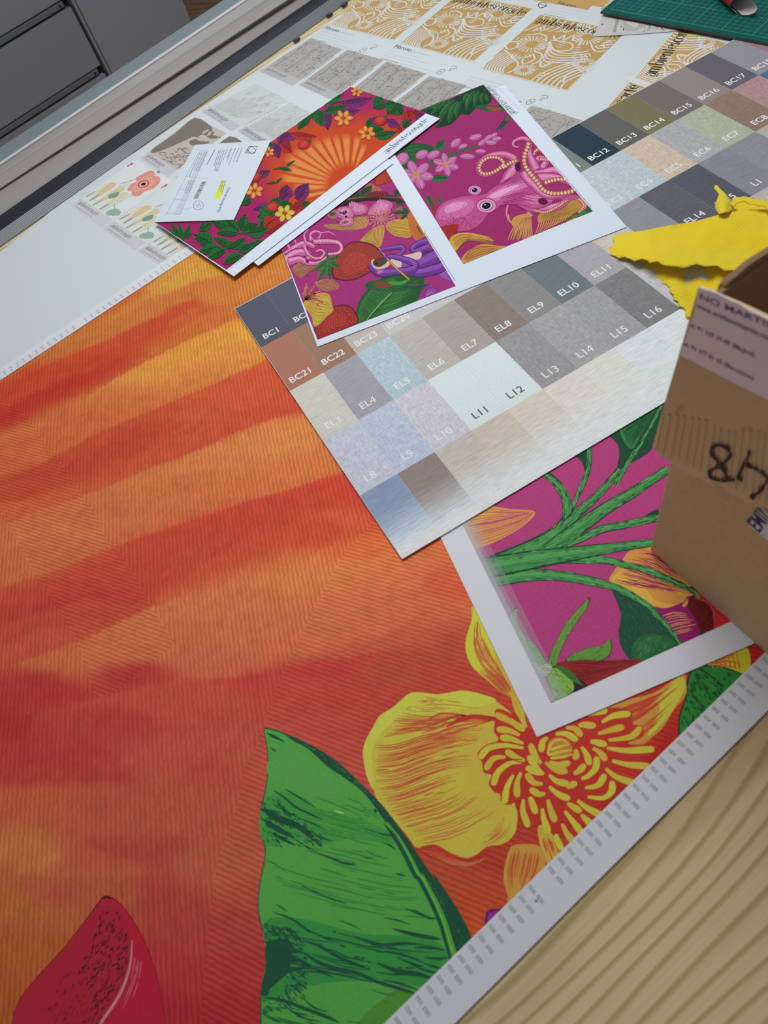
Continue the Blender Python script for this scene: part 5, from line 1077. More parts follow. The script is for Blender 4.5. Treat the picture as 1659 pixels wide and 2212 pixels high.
for j, bl in enumerate(((1040, 147), (866, 92), (714, 52))):
    a = gold(gq(bl)); a.k += 1; logo(a, (.03, .86), (.985, .86), .8, (58, 54, 50)); a.build('gold_card', roll)
    c = Art(HR, m=gq(bl)); c.k = 3
    if j > 0:
        sans(c, 'Fibroso', (-.02, -.10), (.22, -.10), 1.0, (70, 72, 76)); sans(c, 'nonwoven', (.24, -.10), (.46, -.10), .9, (180, 184, 186))
    for q in range(4): smudge(c, (-.02, -.16 - q * .05), (.42 + .16 * (q % 2) + (.3 if q == 3 else 0), -.16 - q * .05), .0016, (178, 184, 186))
    smudge(c, (-.02, -.32), (.24, -.32), .0018, (96, 98, 102))
    c.line([(.765, -.245), (.81, -.235), (.82, -.28), (.79, -.325), (.755, -.29), (.765, -.245)], .005, (90, 88, 90)); sans(c, 'N', (.777, -.285), (.80, -.285), 1, (150, 70, 60))
    c.line([(.835, -.165), (.86, -.145), (.90, -.16), (.895, -.19), (.87, -.185), (.86, -.21), (.845, -.19)], .005, (84, 88, 92)); sans(c, 'FSC', (.845, -.235), (.885, -.235), 1, (84, 88, 92))
    c.build('caption', roll)
for bl in ((972, -36), (1120, 0), (1264, 28)):
    if bl[0] == 1264 or bl[0] == 972 or bl[0] == 1120:
        c = Art(HR, m=gq((bl[0], bl[1] if bl[0] != 1120 else -6))); c.k = 3
        if bl[0] == 1264: 
            c = Art(HR, m=gq((1210, 2))); c.k = 3; sans(c, 'Fibroso', (0, -.06), (.22, -.06), 1.0, (70, 72, 76)); c.face([(0, .02), (1, .02), (1, .4), (0, .4)], GO)
            for q in range(3): smudge(c, (0, -.12 - q * .05), (.5, -.12 - q * .05), .0016, (178, 184, 186))
            smudge(c, (-.02, -.27), (.24, -.27), .0018, (96, 98, 102))
        elif bl[0] == 972: sans(c, 'Fibroso', (.68, -.10), (.92, -.10), 1, (70, 72, 76)) if False else c.face([(0, 0), (1, 0), (1, .4), (0, .4)], GO)
        else: c.face([(0, 0), (.86, 0), (.86, .4), (0, .4)], GO)
        c.build('gold_card', roll)
c = Art(HR); c.k = 40
for dx, dy in ((0, 0), (-162, -50)):
    c.line([(1172 + dx, 2 + dy + (8 if dx == 0 else 0)), (1181 + dx, 6 + dy + (8 if dx == 0 else 0)), (1178 + dx, 14 + dy), (1166 + dx, 17 + dy), (1163 + dx, 9 + dy), (1172 + dx, 2 + dy + (8 if dx == 0 else 0))], 1.2, (90, 88, 90)) if dx == 0 else None
c.line([(1163, 8), (1172, 5), (1180, 8), (1176, 15), (1166, 17), (1163, 8)], 1.2, (90, 88, 90)); c.build('stamp', roll)
# turned gold cards on the right
def wq(O_, A_, B_):
    o = W(*O_, HR)[:2]; e = W(*A_, HR)[:2] - o; n_ = W(*B_, HR)[:2] - o; return lambda p: o + e * p[0] + n_ * p[1]
a = gold(wq((1373, 168), (1462, 62), (1560, 235)), k0=4); a.k += 1
a.face([(-.1, -.1), (-.01, -.1), (-.01, 1.1), (-.1, 1.1)], CR); a.build('gold_card', roll)
c = Art(HR); c.k = 330; logo(c, (1413, 166), (1510, 42), .85, (58, 54, 50)); c.build('wordmark', roll)
a = gold(wq((1290, 258), (1362, 177), (1500, 345)), k0=4); a.build('gold_card', roll)
c = Art(HR); c.k = 330; logo(c, (1265, 330), (1384, 186), .85, (58, 54, 50)); c.build('wordmark', roll)
relocate(roll)
# thin grey floral sheet lying partly under the mat
HG = .0016
gs = thing('floral_sheet', 'thin pale grey floral sheet tucked under the green cutting mat', 'paper', tuple(W(1380, 60)))
gp = [(1282, 79), (1318, -4), (1352, -34), (1500, 40), (1461, 67), (1370, 74)]
paper([W(*p, HG)[:2] for p in gp], HG, (184, 184, 180), gs)
a = Art(HG); a.k = 2
for i in range(46):
    x, y = random.uniform(1295, 1450), random.uniform(12, 72)
    if inside((x, y), gp) and inside((x + 12, y), gp): a.line([(x, y), (x + random.uniform(-12, 12), y - 5), (x + random.uniform(-16, 16), y + 3)], [1, 3, 1], (200, 200, 196) if i % 2 else (170, 168, 164), up=True)
a.poly([(1345, 50), (1360, 40), (1385, 50), (1400, 52), (1385, 62), (1355, 68)], (172, 168, 160)); a.poly([(1352, 48), (1365, 44), (1380, 52), (1370, 58)], (192, 191, 188))
logo(a, (1330, 70), (1337, 40), 1.0, (84, 84, 86)); logo(a, (1403, 66), (1411, 40), 1.0, (96, 96, 98)); a.build('floral_print', gs); relocate(gs)
#%%NEXT
# ------------------------------------------------------------------ art sheet with the octopus and the koala pictures
HO = .0058
K1 = zoom(600, 300, .26522); K2 = zoom(850, 180, .31344)
osht = thing('animal_art_print', 'white sheet with a pink octopus picture and a koala and strawberry picture', 'art print', tuple(W(1050, 480)))
wo = lambda x, y: W(x, y, HO)[:2]
c1 = wo(1354, 490); c2 = wo(686, 749); c4 = wo(1080, 172); eb = (c2 - c1) / np.hypot(*(c2 - c1)); er = (c4 - c1) / np.hypot(*(c4 - c1))
paper([c1, c2, c2 + er * .418, c1 + er * .418], HO, (203, 213, 223), osht)
def pic(R, B, T):
    r = wo(*R); b = wo(*B); t_ = wo(*T); d = (t_ - r); return [b, r, t_, b + d]
# --- octopus picture
PO = pic((1280.5, 456.5), (1001, 570.5), (1044, 182.5)); MP = (154, 44, 104)
a = Art(HO); a.face(PO, MP, 3, world=True); a.build('octopus_picture', osht)
CL = [PO]
def sub(name, k0, kk=1.0):
    global a; a = Art(HO); a.k = k0; a.kk = kk; a.clip = CL[0]
sub('leaves', 4)
fe = K2([(180, 190), (330, 140), (480, 65), (590, 25), (660, 62), (672, 120), (620, 150), (560, 175), (520, 215), (478, 216), (440, 240), (400, 280), (340, 300), (288, 310), (320, 260), (260, 225)])
a.poly(K2([(185, 188), (330, 140), (480, 68), (615, 12), (668, 70), (672, 128), (620, 152), (560, 178), (525, 216), (470, 216), (440, 242), (400, 280), (340, 300), (290, 308), (330, 250), (250, 215)]), (26, 60, 40))
for i, (p0, p1, w_) in enumerate((((430, 110), (300, 300), 40), ((450, 120), (380, 285), 40), ((470, 120), (430, 240), 36), ((400, 110), (250, 230), 36), ((360, 130), (210, 190), 30), ((560, 50), (500, 200), 34), ((590, 50), (560, 165), 34), ((620, 60), (610, 145), 30), ((640, 70), (660, 130), 26), ((520, 70), (480, 130), 30), ((330, 150), (240, 180), 20))):
    P = K2([p0, p1]); a.leaf(P[0], P[1], w_ * .31, (52, 112, 58), (24, 62, 38), 6, .1)
a.poly(K2([(20, 495), (60, 450), (120, 415), (200, 415), (285, 442), (250, 480), (180, 520), (120, 570), (80, 590)]), (34, 84, 48)); a.fan(K2([(60, 450), (150, 420), (280, 442)]), K2([(60, 530), (120, 560), (200, 500)]), 12, 1, (62, 122, 66), (0, .2), (.6, 1))
for p0, p1, w_ in (((290, 460), (352, 390), 60), ((240, 650), (388, 648), 52), ((220, 780), (290, 850), 30), ((300, 800), (345, 830), 24), ((230, 770), (265, 845), 30)):
    P = K2([p0, p1]); a.leaf(P[0], P[1], w_ * .31, (50, 112, 62), (26, 70, 42), 5, .05)
for P, w_ in (([(60, 600), (200, 600), (330, 540), (450, 470), (600, 420), (700, 370)], 4), ([(240, 540), (330, 520), (440, 500)], 3.4), ([(260, 820), (345, 760)], 2), ([(330, 540), (400, 460)], 3), ([(450, 470), (520, 470), (600, 480)], 3)): a.line(K2(P), w_, (46, 104, 58))
a.poly(K2([(262, 840), (300, 850), (310, 880), (290, 905), (270, 880)]), (150, 44, 50))
a.build('printed_leaves', osht)
sub('flowers', 60)
PK = ((196, 120, 168), (178, 90, 150), (208, 140, 180))
def bud(cx0, cy0, rx, ry, ang):
    c = K2([(cx0, cy0)])[0]; a.ell(c, rx * .31, ry * .31, PK[1], ang); a.ell((c[0], c[1] - 1), rx * .25, ry * .22, PK[0], ang); q = math.radians(ang); d = np.array([math.cos(q), math.sin(q)]); c = np.array(c)
    a.line([c - d * rx * .28, c + d * rx * .28], [.4, 1.2], PK[2], sm=False); n_ = np.array([-d[1], d[0]]); a.line([c - d * rx * .24 + n_ * 3, c + d * rx * .24 + n_ * 2], .8, (150, 66, 126), sm=False)
for q in ((195, 490, 46, 30, -25), (275, 492, 48, 28, -25), (60, 520, 50, 40, -40), (428, 412, 44, 26, -40), (478, 435, 34, 16, -20), (565, 372, 46, 22, -15), (510, 505, 54, 20, 2), (600, 470, 38, 16, 0), (612, 410, 36, 18, -35), (650, 380, 36, 18, -45), (690, 360, 30, 15, -30), (710, 385, 34, 18, -10), (670, 410, 40, 17, 5)): bud(*q)
def flower(cx0, cy0, r, sq=.8, n=6, a0=20):
    for i in range(n):
        t = math.radians(a0 + 360 * i / n); bud(cx0 + math.cos(t) * r * .55, cy0 + math.sin(t) * r * .55 * sq, r * .50, r * .27, math.degrees(math.atan2(math.sin(t) * sq, math.cos(t))))
    c = K2([(cx0, cy0)])[0]; a.ell(c, r * .06, r * .06, (190, 140, 70))
    for i in range(8):
        t = i * .8; a.line([c, (c[0] + math.cos(t) * r * .08, c[1] + math.sin(t) * r * .07)], .8, (206, 150, 80), sm=False, up=i == 0)
flower(362, 560, 88); flower(155, 632, 118, .75, 6, 10)
a.build('printed_flowers', osht)
sub('bird', 40)
a.poly(K2([(560, 165), (600, 148), (660, 150), (700, 160), (740, 145), (780, 175), (760, 188), (700, 195), (640, 190), (590, 178)]), (40, 92, 60)); a.poly(K2([(650, 160), (700, 165), (745, 170), (740, 188), (690, 190), (650, 180)]), (150, 78, 48))
a.poly(K2([(820, 215), (790, 215), (765, 235), (740, 280), (702, 330), (740, 315), (780, 280), (800, 255)]), (38, 92, 84)); a.poly(K2([(790, 222), (772, 250), (780, 265), (800, 245)]), (160, 66, 48)); a.fan(K2([(765, 240), (735, 285), (705, 328)]), K2([(800, 250), (770, 290), (720, 325)]), 6, 1, (24, 60, 66))
a.build('printed_bird', osht)
# octopus
OL = (208, 120, 166); OM = (184, 78, 136); OD = (132, 34, 92); OX = (214, 148, 184)
sub('octopus', 40)
def tent(P, wd_, suck=None, sw=9, side=1):
    Q = K2(P); w = [x * .31 for x in wd_]; a.line(Q, w, OD); a.line(Q, [x * .86 for x in w], OM); a.line([(x, y - .12 * ww) for (x, y), ww in zip(Q, w)], [x * .5 for x in w], OL)
    a.line([(x - .04 * ww, y - .16 * ww) for (x, y), ww in zip(Q, w)], [x * .16 for x in w], OX)
def suckers(P, r, col=(222, 178, 148)):
    Q = K2(P); a.line(Q, r * .31 * 1.5, (150, 84, 70)); pts = catmull(Q, False, 30); acc = 0
    for i in range(1, len(pts)):
        acc += np.hypot(*(pts[i] - pts[i - 1]))
        if acc > r * .31 * .95:
            acc = 0; d = pts[i] - pts[i - 1]; a.ell(pts[i], r * .31 * .42, r * .31 * .56, col, math.degrees(math.atan2(d[1], d[0])), n=7)
tent([(980, 640), (1040, 560), (1060, 500), (1030, 465), (985, 455)], [70, 54, 44, 30, 22]); suckers([(960, 500), (980, 465), (1010, 450)], 17)
tent([(960, 640), (1040, 620), (1110, 600), (1180, 640)], [90, 70, 56, 40]); tent([(940, 600), (1000, 520), (1070, 530)], [60, 50, 26]); suckers([(1000, 520), (1040, 525), (1065, 524)], 16)
tent([(880, 690), (1000, 660), (1100, 650), (1180, 670), (1240, 720)], [110, 90, 64, 46, 30])
suckers([(1030, 690), (1100, 668), (1180, 662), (1225, 690), (1240, 730)], 22)
a.poly(K2([(1040, 720), (1100, 700), (1180, 690), (1225, 715), (1200, 740), (1120, 748), (1060, 745)]), MP)
tent([(760, 730), (800, 640), (838, 580), (830, 520), (760, 490), (680, 496), (612, 530), (582, 585), (602, 625), (655, 630), (715, 600)], [110, 100, 80, 58, 48, 42, 38, 34, 32, 28, 24])
suckers([(860, 528), (800, 550), (760, 580), (755, 540), (720, 515), (660, 512), (610, 540), (590, 585), (612, 622), (660, 622), (715, 598), (760, 560)], 20)
a.poly(K2([(610, 560), (650, 525), (710, 520), (735, 545), (700, 590), (650, 612), (615, 600)]), MP)
a.poly(K2([(835, 560), (870, 545), (872, 590), (850, 610)]), (76, 20, 58))
# lower arms
tent([(860, 820), (920, 850), (935, 890), (920, 915)], [70, 60, 44, 30]); tent([(790, 840), (778, 890), (795, 945), (830, 972), (860, 970)], [16, 18, 20, 18, 12]); suckers([(790, 900), (800, 945), (822, 965)], 9)
gold_ = lambda P, w, up=True: a.line(K2(P), w, (198, 152, 74), up=up)
for i in range(13): gold_([(850 + i * 8, 925 - i), (830 + i * 10, 990), (800 + i * 13, 1050 + (i % 3) * 12), (790 + i * 13, 1085 - i * 3)], [1, 2.4, 1.8, .5], i == 0)
a.poly(K2([(830, 925), (880, 905), (940, 900), (960, 915), (900, 930), (860, 960), (820, 985), (815, 955)]), (192, 142, 72))
a.poly(K2([(1005, 900), (1100, 870), (1200, 800), (1290, 810), (1300, 860), (1240, 900), (1180, 930), (1060, 950), (1000, 960)]), (176, 132, 66))
for i in range(16): gold_([(1010 + i * 17, 935 - i * 2), (1000 + i * 16, 980 - i * 3), (975 + i * 15, 1050 - i * 8)], [1.6, 2.2, .6], i == 0)
a.fan(K2([(1010, 910), (1120, 870), (1280, 820)]), K2([(1010, 960), (1120, 940), (1280, 880)]), 14, 1, (150, 100, 54), brk=.4)
tent([(880, 800), (960, 850), (1060, 860), (1150, 840), (1220, 790), (1290, 790), (1325, 840), (1290, 890)], [110, 90, 70, 52, 40, 32, 28, 22])
suckers([(950, 862), (1040, 890), (1130, 850), (1210, 800), (1280, 800), (1310, 845), (1280, 890)], 14)
a.poly(K2([(1190, 935), (1290, 890), (1350, 850), (1372, 882), (1280, 920)]), (36, 88, 48)); a.fan(K2([(1200, 935), (1300, 890), (1355, 855)]), K2([(1210, 935), (1290, 912), (1366, 880)]), 5, 1.2, (70, 130, 66))
# head and mantle
head = K2([(284, 940), (288, 890), (330, 835), (400, 795), (480, 775), (540, 770), (620, 765), (680, 720), (740, 690), (800, 655), (860, 620), (930, 600), (1000, 640), (1060, 730), (1160, 770), (1240, 765), (1300, 780), (1250, 800), (1120, 800), (1080, 840), (980, 870), (900, 845), (800, 838), (740, 845), (700, 880), (650, 905), (620, 950), (560, 1000), (480, 1025), (400, 1020), (330, 1000)])
a.poly(head, OD); hc = np.mean(head, 0); a.poly([(x + (hc[0] - x) * .015, y + 1.2 if y < hc[1] else y - 1.5) for x, y in head], OM)
a.poly(K2([(310, 900), (350, 845), (430, 808), (520, 800), (560, 830), (540, 880), (470, 920), (380, 940), (320, 940)]), (200, 106, 156)); a.poly(K2([(350, 870), (400, 830), (480, 815), (510, 835), (450, 870), (380, 895)]), (218, 146, 184))
a.poly(K2([(640, 790), (720, 730), (820, 690), (900, 670), (930, 700), (860, 750), (760, 790), (690, 820)]), (204, 118, 164)); a.poly(K2([(660, 780), (740, 735), (830, 705), (870, 705), (800, 745), (710, 790)]), (222, 160, 194))
a.fan(K2([(700, 800), (850, 740), (980, 700)]), K2([(760, 835), (920, 810), (1100, 790)]), 9, 1.6, (140, 44, 100), (0, .4), (.5, 1)); a.fan(K2([(720, 700), (800, 650), (880, 620)]), K2([(760, 740), (860, 690), (960, 680)]), 8, 1.6, (150, 50, 108), (0, .4), (.5, 1))
a.fan(K2([(900, 760), (1020, 770), (1180, 780)]), K2([(860, 820), (980, 850), (1100, 810)]), 8, 2, (210, 130, 172), (0, .4), (.5, 1))
a.speck(K2([(300, 960), (340, 900), (520, 900), (620, 930), (540, 1000), (420, 1015)]), 150, 5, 1.2, 20, (140, 40, 98), dj=60); a.speck(K2([(300, 920), (360, 840), (520, 790), (600, 860), (500, 920)]), 120, 4, 1.0, 0, (180, 84, 140), dj=60)
a.ell(K2([(1030, 815)])[0], 11, 7, (84, 22, 50), 10)
for (ex_, ey_), s_ in (((640, 845), 1.0), ((560, 738), .66)):
    c = K2([(ex_, ey_)])[0]; a.ell(c, 23 * s_, 17 * s_, (148, 50, 108)); a.ell(c, 21 * s_, 15 * s_, (214, 140, 182)); a.ell(c, 15.5 * s_, 11 * s_, (170, 76, 128)); a.ell(c, 13 * s_, 9 * s_, (216, 206, 214), -10); a.ell(c, 10 * s_, 7.4 * s_, (26, 22, 34), -12); a.ell((c[0] - 3 * s_, c[1] - 2 * s_), 2 * s_, 1.4 * s_, (190, 196, 220))
# front arm with suckers
tent([(900, 640), (985, 600), (948, 520), (930, 460), (938, 410), (905, 382), (865, 385), (828, 405), (826, 430), (850, 442), (866, 434)][1:], [80, 60, 48, 42, 36, 30, 24, 18, 12, 8])
tent([(900, 620), (920, 660), (980, 720), (1050, 775), (1150, 775), (1240, 745)], [70, 60, 56, 50, 40, 34])
suckers([(932, 395), (925, 440), (903, 500), (905, 560), (940, 620), (990, 680), (1030, 735), (1090, 760), (1170, 758), (1235, 742), (1262, 720)], 24)
a.build('printed_octopus', osht)
sub('petals', 400)
a.poly(K2([(325, 1000), (370, 980), (445, 975), (435, 1020), (400, 1060), (360, 1075)]), (156, 40, 38))
a.poly(K2([(385, 1095), (400, 1060), (450, 1035), (540, 1035), (640, 1060), (690, 1090), (600, 1075), (500, 1085), (430, 1160), (410, 1140)]), (198, 156, 64)); a.poly(K2([(470, 1215), (500, 1170), (560, 1130), (620, 1110), (700, 1120), (770, 1130), (640, 1185), (482, 1245)]), (194, 148, 66))
a.fan(K2([(395, 1090), (470, 1040), (690, 1080)]), K2([(430, 1160), (520, 1090), (680, 1100)]), 9, 1.4, (160, 96, 60), s1=(.8, 1)); a.fan(K2([(480, 1210), (560, 1125), (760, 1130)]), K2([(485, 1240), (600, 1190), (740, 1150)]), 9, 1.5, (160, 90, 60), s1=(.8, 1))
for i in range(5): gold_([(520, 1045 + i * 9), (600, 1050 + i * 10), (690, 1070 + i * 12)], [.6, 1.4, .5], i == 0)
a.build('printed_petals', osht)
# --- koala picture
PKO = pic((984.5, 618), (686, 734), (829, 359)); 
# the top of this picture runs on under the sun print
a = Art(HO); ux = PKO[2] - PKO[1]; ux = ux / np.hypot(*ux) * np.hypot(*(PO[2] - PO[1])); a.face([PKO[0], PKO[1], PKO[1] + ux, PKO[0] + ux], (160, 48, 116), 3, world=True); a.build('koala_picture', osht)
CL[0] = [PKO[0], PKO[1], PKO[1] + ux, PKO[0] + ux]
sub('gold flowers', 4)
for P, c in (([(560, 690), (620, 640), (720, 630), (740, 690), (690, 730), (560, 745), (430, 730), (380, 700)], (184, 134, 84)), ([(880, 700), (940, 660), (1060, 650), (1070, 720), (1080, 800), (960, 790), (900, 750)], (198, 158, 70)), ([(790, 720), (865, 710), (862, 800), (830, 880), (760, 865), (670, 840), (720, 770)], (192, 150, 76)), ([(700, 440), (740, 360), (820, 390), (860, 440), (790, 470)], (190, 110, 100)), ([(960, 580), (1020, 560), (1060, 620), (1000, 660)], (190, 110, 100)),
             ([(120, 1060), (200, 1000), (380, 1000), (400, 1020), (300, 1060), (230, 1110), (180, 1130)], (170, 110, 84)), ([(300, 1170), (420, 1140), (480, 1170), (500, 1210), (420, 1240), (360, 1230)], (176, 116, 90)), ([(210, 1350), (260, 1290), (350, 1255), (420, 1270), (440, 1340), (450, 1400), (400, 1450), (330, 1520), (290, 1520), (270, 1440)], (194, 160, 66))):
    Q = K1(P); a.poly(Q, c); k = len(Q) // 2; a.fan(Q[:k + 1], [Q[0]] + Q[:k - 1:-1], 11, 1.1, tuple(x * .68 for x in c), (0, .2), (.8, 1))
c0 = K1([(840, 650)])[0]
for r_ in range(5):
    for i in range(9 + r_ * 2):
        t = 2 * math.pi * i / (9 + r_ * 2) + r_; rr = 4 + r_ * 5.2; q = (c0[0] + math.cos(t) * rr * 1.15, c0[1] + math.sin(t) * rr * .8); a.ell(q, 2.6, 1.8, (206, 150, 110), math.degrees(t), n=8); a.ell(q, 1.6, 1.0, (178, 66, 110), math.degrees(t), n=6)
for i in range(26):
    t = random.uniform(-1.9, .6); q = K1([(220, 1310)])[0]; r_ = random.uniform(14, 42); a.line([q, (q[0] + math.cos(t) * r_ * .6, q[1] + math.sin(t) * r_ * .5), (q[0] + math.cos(t + .15) * r_, q[1] + math.sin(t + .15) * r_ * .9)], [1, 1.4, 2.6], (202, 130, 90), up=i == 0)
a.build('printed_gold_flowers', osht)
sub('strawberry', 40)
def berry(P, seeds, dark, col, seed=3):
    Q = K1(P); a.poly(Q, dark); c = np.mean(Q, 0); a.poly([(x + (c[0] - x) * .06, y + (c[1] - y) * .06) for x, y in Q], col); a.poly([(x * .55 + (c[0] - 8) * .45, y * .55 + (c[1] + 8) * .45) for x, y in Q], tuple(min(255, v * 1.12) for v in col))
    X = [q[0] for q in Q]; Y = [q[1] for q in Q]; rnd = random.Random(seed); k = 0; y = min(Y); row = 0
    while y < max(Y):
        x = min(X) + (row % 2) * seeds / 2
        while x < max(X):
            p = (x + rnd.uniform(-1, 1), y + rnd.uniform(-.6, .6) - (x - c[0]) * .22)
            if inside(p, [(qx * .9 + c[0] * .1, qy * .9 + c[1] * .1) for qx, qy in Q]): a.ell(p, 2.8, 2.0, (96, 30, 34), -20, n=7); a.ell(p, 1.7, 1.1, (186, 116, 64), -20, n=6)
            x += seeds
        y += seeds * .62; row += 1
berry([(540, 880), (600, 840), (700, 838), (790, 870), (850, 930), (870, 970), (800, 1060), (710, 1110), (620, 1150), (520, 1155), (450, 1130), (440, 1060), (470, 960)], 11, (92, 26, 36), (156, 54, 50)); a.build('printed_strawberry', osht); sub('s2', 40); berry([(322, 1632), (296, 1560), (340, 1460), (430, 1380), (520, 1350), (600, 1370), (645, 1430), (650, 1500), (480, 1575)], 11, (90, 24, 32), (152, 44, 44), 5); a.build('printed_strawberry', osht); sub('s3', 40)
berry([(795, 380), (790, 310), (840, 260), (880, 255), (935, 335), (860, 370)], 10, (110, 30, 34), (168, 56, 46), 6); a.build('printed_strawberry', osht); sub('calyx', 90)
for p0, p1, w_ in (((415, 985), (300, 1080), 46), ((415, 1010), (330, 1165), 50), ((420, 1010), (425, 1150), 50), ((420, 1000), (510, 1050), 40), ((410, 990), (510, 960), 36), ((410, 985), (410, 905), 34), ((860, 225), (890, 250), 18)):
    P = K1([p0, p1]); a.leaf(P[0], P[1], w_ * .265, (60, 118, 56), (26, 66, 40), 4, .06)
a.build('printed_strawberry_leaves', osht)
sub('leaf', 30)
a.poly(K1([(640, 1400), (680, 1290), (780, 1180), (900, 1110), (1100, 1085), (1185, 1105), (1192, 1190), (1160, 1260), (1130, 1330), (1050, 1380), (900, 1420), (760, 1465), (655, 1505), (648, 1450)]), (36, 84, 44)); a.poly(K1([(660, 1400), (700, 1300), (790, 1200), (900, 1140), (960, 1150), (920, 1250), (800, 1380), (700, 1470), (662, 1490)]), (52, 110, 56))
a.fan(K1([(930, 1250), (850, 1180), (780, 1190)]), K1([(720, 1480), (670, 1440), (660, 1400)]), 24, 1.2, (30, 76, 42)); a.fan(K1([(930, 1250), (1050, 1200), (1180, 1130)]), K1([(740, 1460), (900, 1420), (1050, 1370)]), 22, 1.2, (58, 122, 62), s1=(.6, 1)); a.line(K1([(722, 1475), (830, 1350), (930, 1250)]), [1.6, 2.4, 2], (130, 170, 100))
a.build('printed_leaf', osht); sub('sprigs', 60)
for p0, p1, w_ in (((670, 470), (595, 425), 60), ((670, 460), (770, 380), 70), ((960, 470), (985, 405), 60), ((960, 500), (1020, 540), 50), ((1060, 600), (1015, 560), 34), ((1070, 605), (915, 610), 34), ((1060, 610), (1000, 660), 30), ((1130, 700), (1190, 790), 10)):
    P = K1([p0, p1]); a.leaf(P[0], P[1], w_ * .265, (58, 88, 50), (28, 56, 36), 4, .06)
a.build('printed_sprigs', osht); sub('fruit', 80)
a.poly(K1([(1060, 620), (1090, 600), (1150, 690), (1210, 780), (1190, 800), (1140, 830), (1100, 800), (1070, 720)]), (188, 106, 54)); a.speck(K1([(1070, 640), (1100, 620), (1200, 780), (1110, 800)]), 30, 2.5, 1.5, 0, (140, 66, 40)); a.build('printed_fruit', osht)
# tree branch and koala
sub('koala', 90); a.line(K1([(400, 570), (500, 510), (650, 490), (800, 480), (930, 480), (1040, 520)]), [20, 14, 13, 12, 11, 4], (66, 48, 42)); a.line(K1([(420, 545), (560, 495), (760, 470), (1000, 480)]), [4, 4, 3, 2], (112, 86, 66)); a.fan(K1([(420, 560), (700, 480), (1020, 500)]), K1([(420, 590), (700, 510), (1030, 520)]), 8, .9, (40, 28, 30), brk=.6); a.poly(K1([(720, 470), (760, 435), (840, 425), (900, 440), (880, 465), (800, 475)]), (120, 40, 50))
KP = (196, 104, 150); KD = (150, 62, 108); KL = (214, 134, 174)
def fur(P, n=40):
    Q = K1(P); a.poly(Q, KD); c = np.mean(Q, 0); q = [(x + (c[0] - x) * .07, y + (c[1] - y) * .07) for x, y in Q]; a.poly(q, KP); a.poly([(x * .6 + c[0] * .4, y * .6 + (c[1] - 3) * .4) for x, y in Q], KL); a.speck(q, n, 5, .9, -30, (160, 70, 120), dj=60); a.speck(q, n, 5, .8, -30, (222, 150, 186), dj=60)
fur([(730, 600), (760, 550), (820, 500), (870, 495), (930, 515), (940, 550), (900, 600), (820, 625), (750, 620)], 70); fur([(590, 520), (650, 520), (720, 545), (740, 580), (700, 615), (630, 620), (580, 590)], 50)
for x, y in ((590, 515), (610, 508), (630, 512), (820, 495), (840, 490)): P = K1([(x, y + 30), (x - 8, y)]); a.line(P, [4, 1.2], KL, sm=False)
a.poly(K1([(400, 610), (430, 575), (480, 580), (500, 610), (470, 650), (420, 645)]), (150, 110, 96)); a.poly(K1([(420, 610), (450, 595), (470, 612), (440, 632)]), (96, 74, 50)); fur([(470, 600), (500, 560), (560, 550), (610, 575), (625, 620), (600, 650), (540, 655), (490, 640)], 60); fur([(500, 690), (530, 650), (600, 640), (620, 680), (590, 710), (520, 718)], 30); a.poly(K1([(520, 690), (550, 668), (580, 670), (560, 690)]), (120, 96, 60))
a.ell(K1([(545, 602)])[0], 6, 4, (56, 48, 58), -30); a.ell(K1([(512, 604)])[0], 2.4, 2.0, (30, 24, 30)); a.ell(K1([(556, 635)])[0], 2.4, 2.0, (30, 24, 30)); a.ell(K1([(543, 596)])[0], 2.4, 1.2, (120, 112, 124), -30); a.build('printed_koala', osht)
# little octopus
sub('octo2', 60)
def tk(P, w0, w1, s=True):
    Q = K1(P); n_ = len(Q); w = [w0 + (w1 - w0) * i / (n_ - 1) for i in range(n_)]; a.line(Q, w, (118, 32, 84)); a.line(Q, [x * .8 for x in w], (196, 96, 148)); a.line([(x, y - x0 * .15) for (x, y), x0 in zip(Q, w)], [x * .3 for x in w], (216, 150, 184))
    if s:
        pts = catmull(Q, False, 12)
        for i in range(4, len(pts), 3): a.ell(pts[i], max(.8, w1 * .28), max(.6, w1 * .22), (226, 186, 160), n=6, )
tk([(60, 960), (120, 900), (220, 850), (300, 880)], 22, 10, False); tk([(60, 990), (150, 930), (240, 930), (250, 980)], 24, 14, False); tk([(90, 1000), (180, 980), (240, 1010), (330, 1010), (400, 960)], 20, 5, False)
tk([(230, 850), (215, 780), (245, 740), (230, 725), (200, 740)], 7, 2.5); tk([(270, 830), (265, 780), (300, 755), (345, 765), (335, 810), (290, 820), (275, 800)], 8, 3); tk([(290, 840), (400, 835), (490, 845), (520, 890), (490, 930), (410, 940)], 14, 7); tk([(215, 870), (240, 930), (290, 970), (350, 970), (380, 930), (350, 905), (310, 920)], 9, 4); tk([(100, 900), (80, 850), (110, 815), (140, 830), (150, 860)], 8, 3); tk([(340, 770), (420, 760), (470, 790)], 5, 1.5)
a.ell(K1([(240, 1000)])[0], 4, 2.6, (90, 26, 60), 20); a.build('printed_small_octopus', osht)
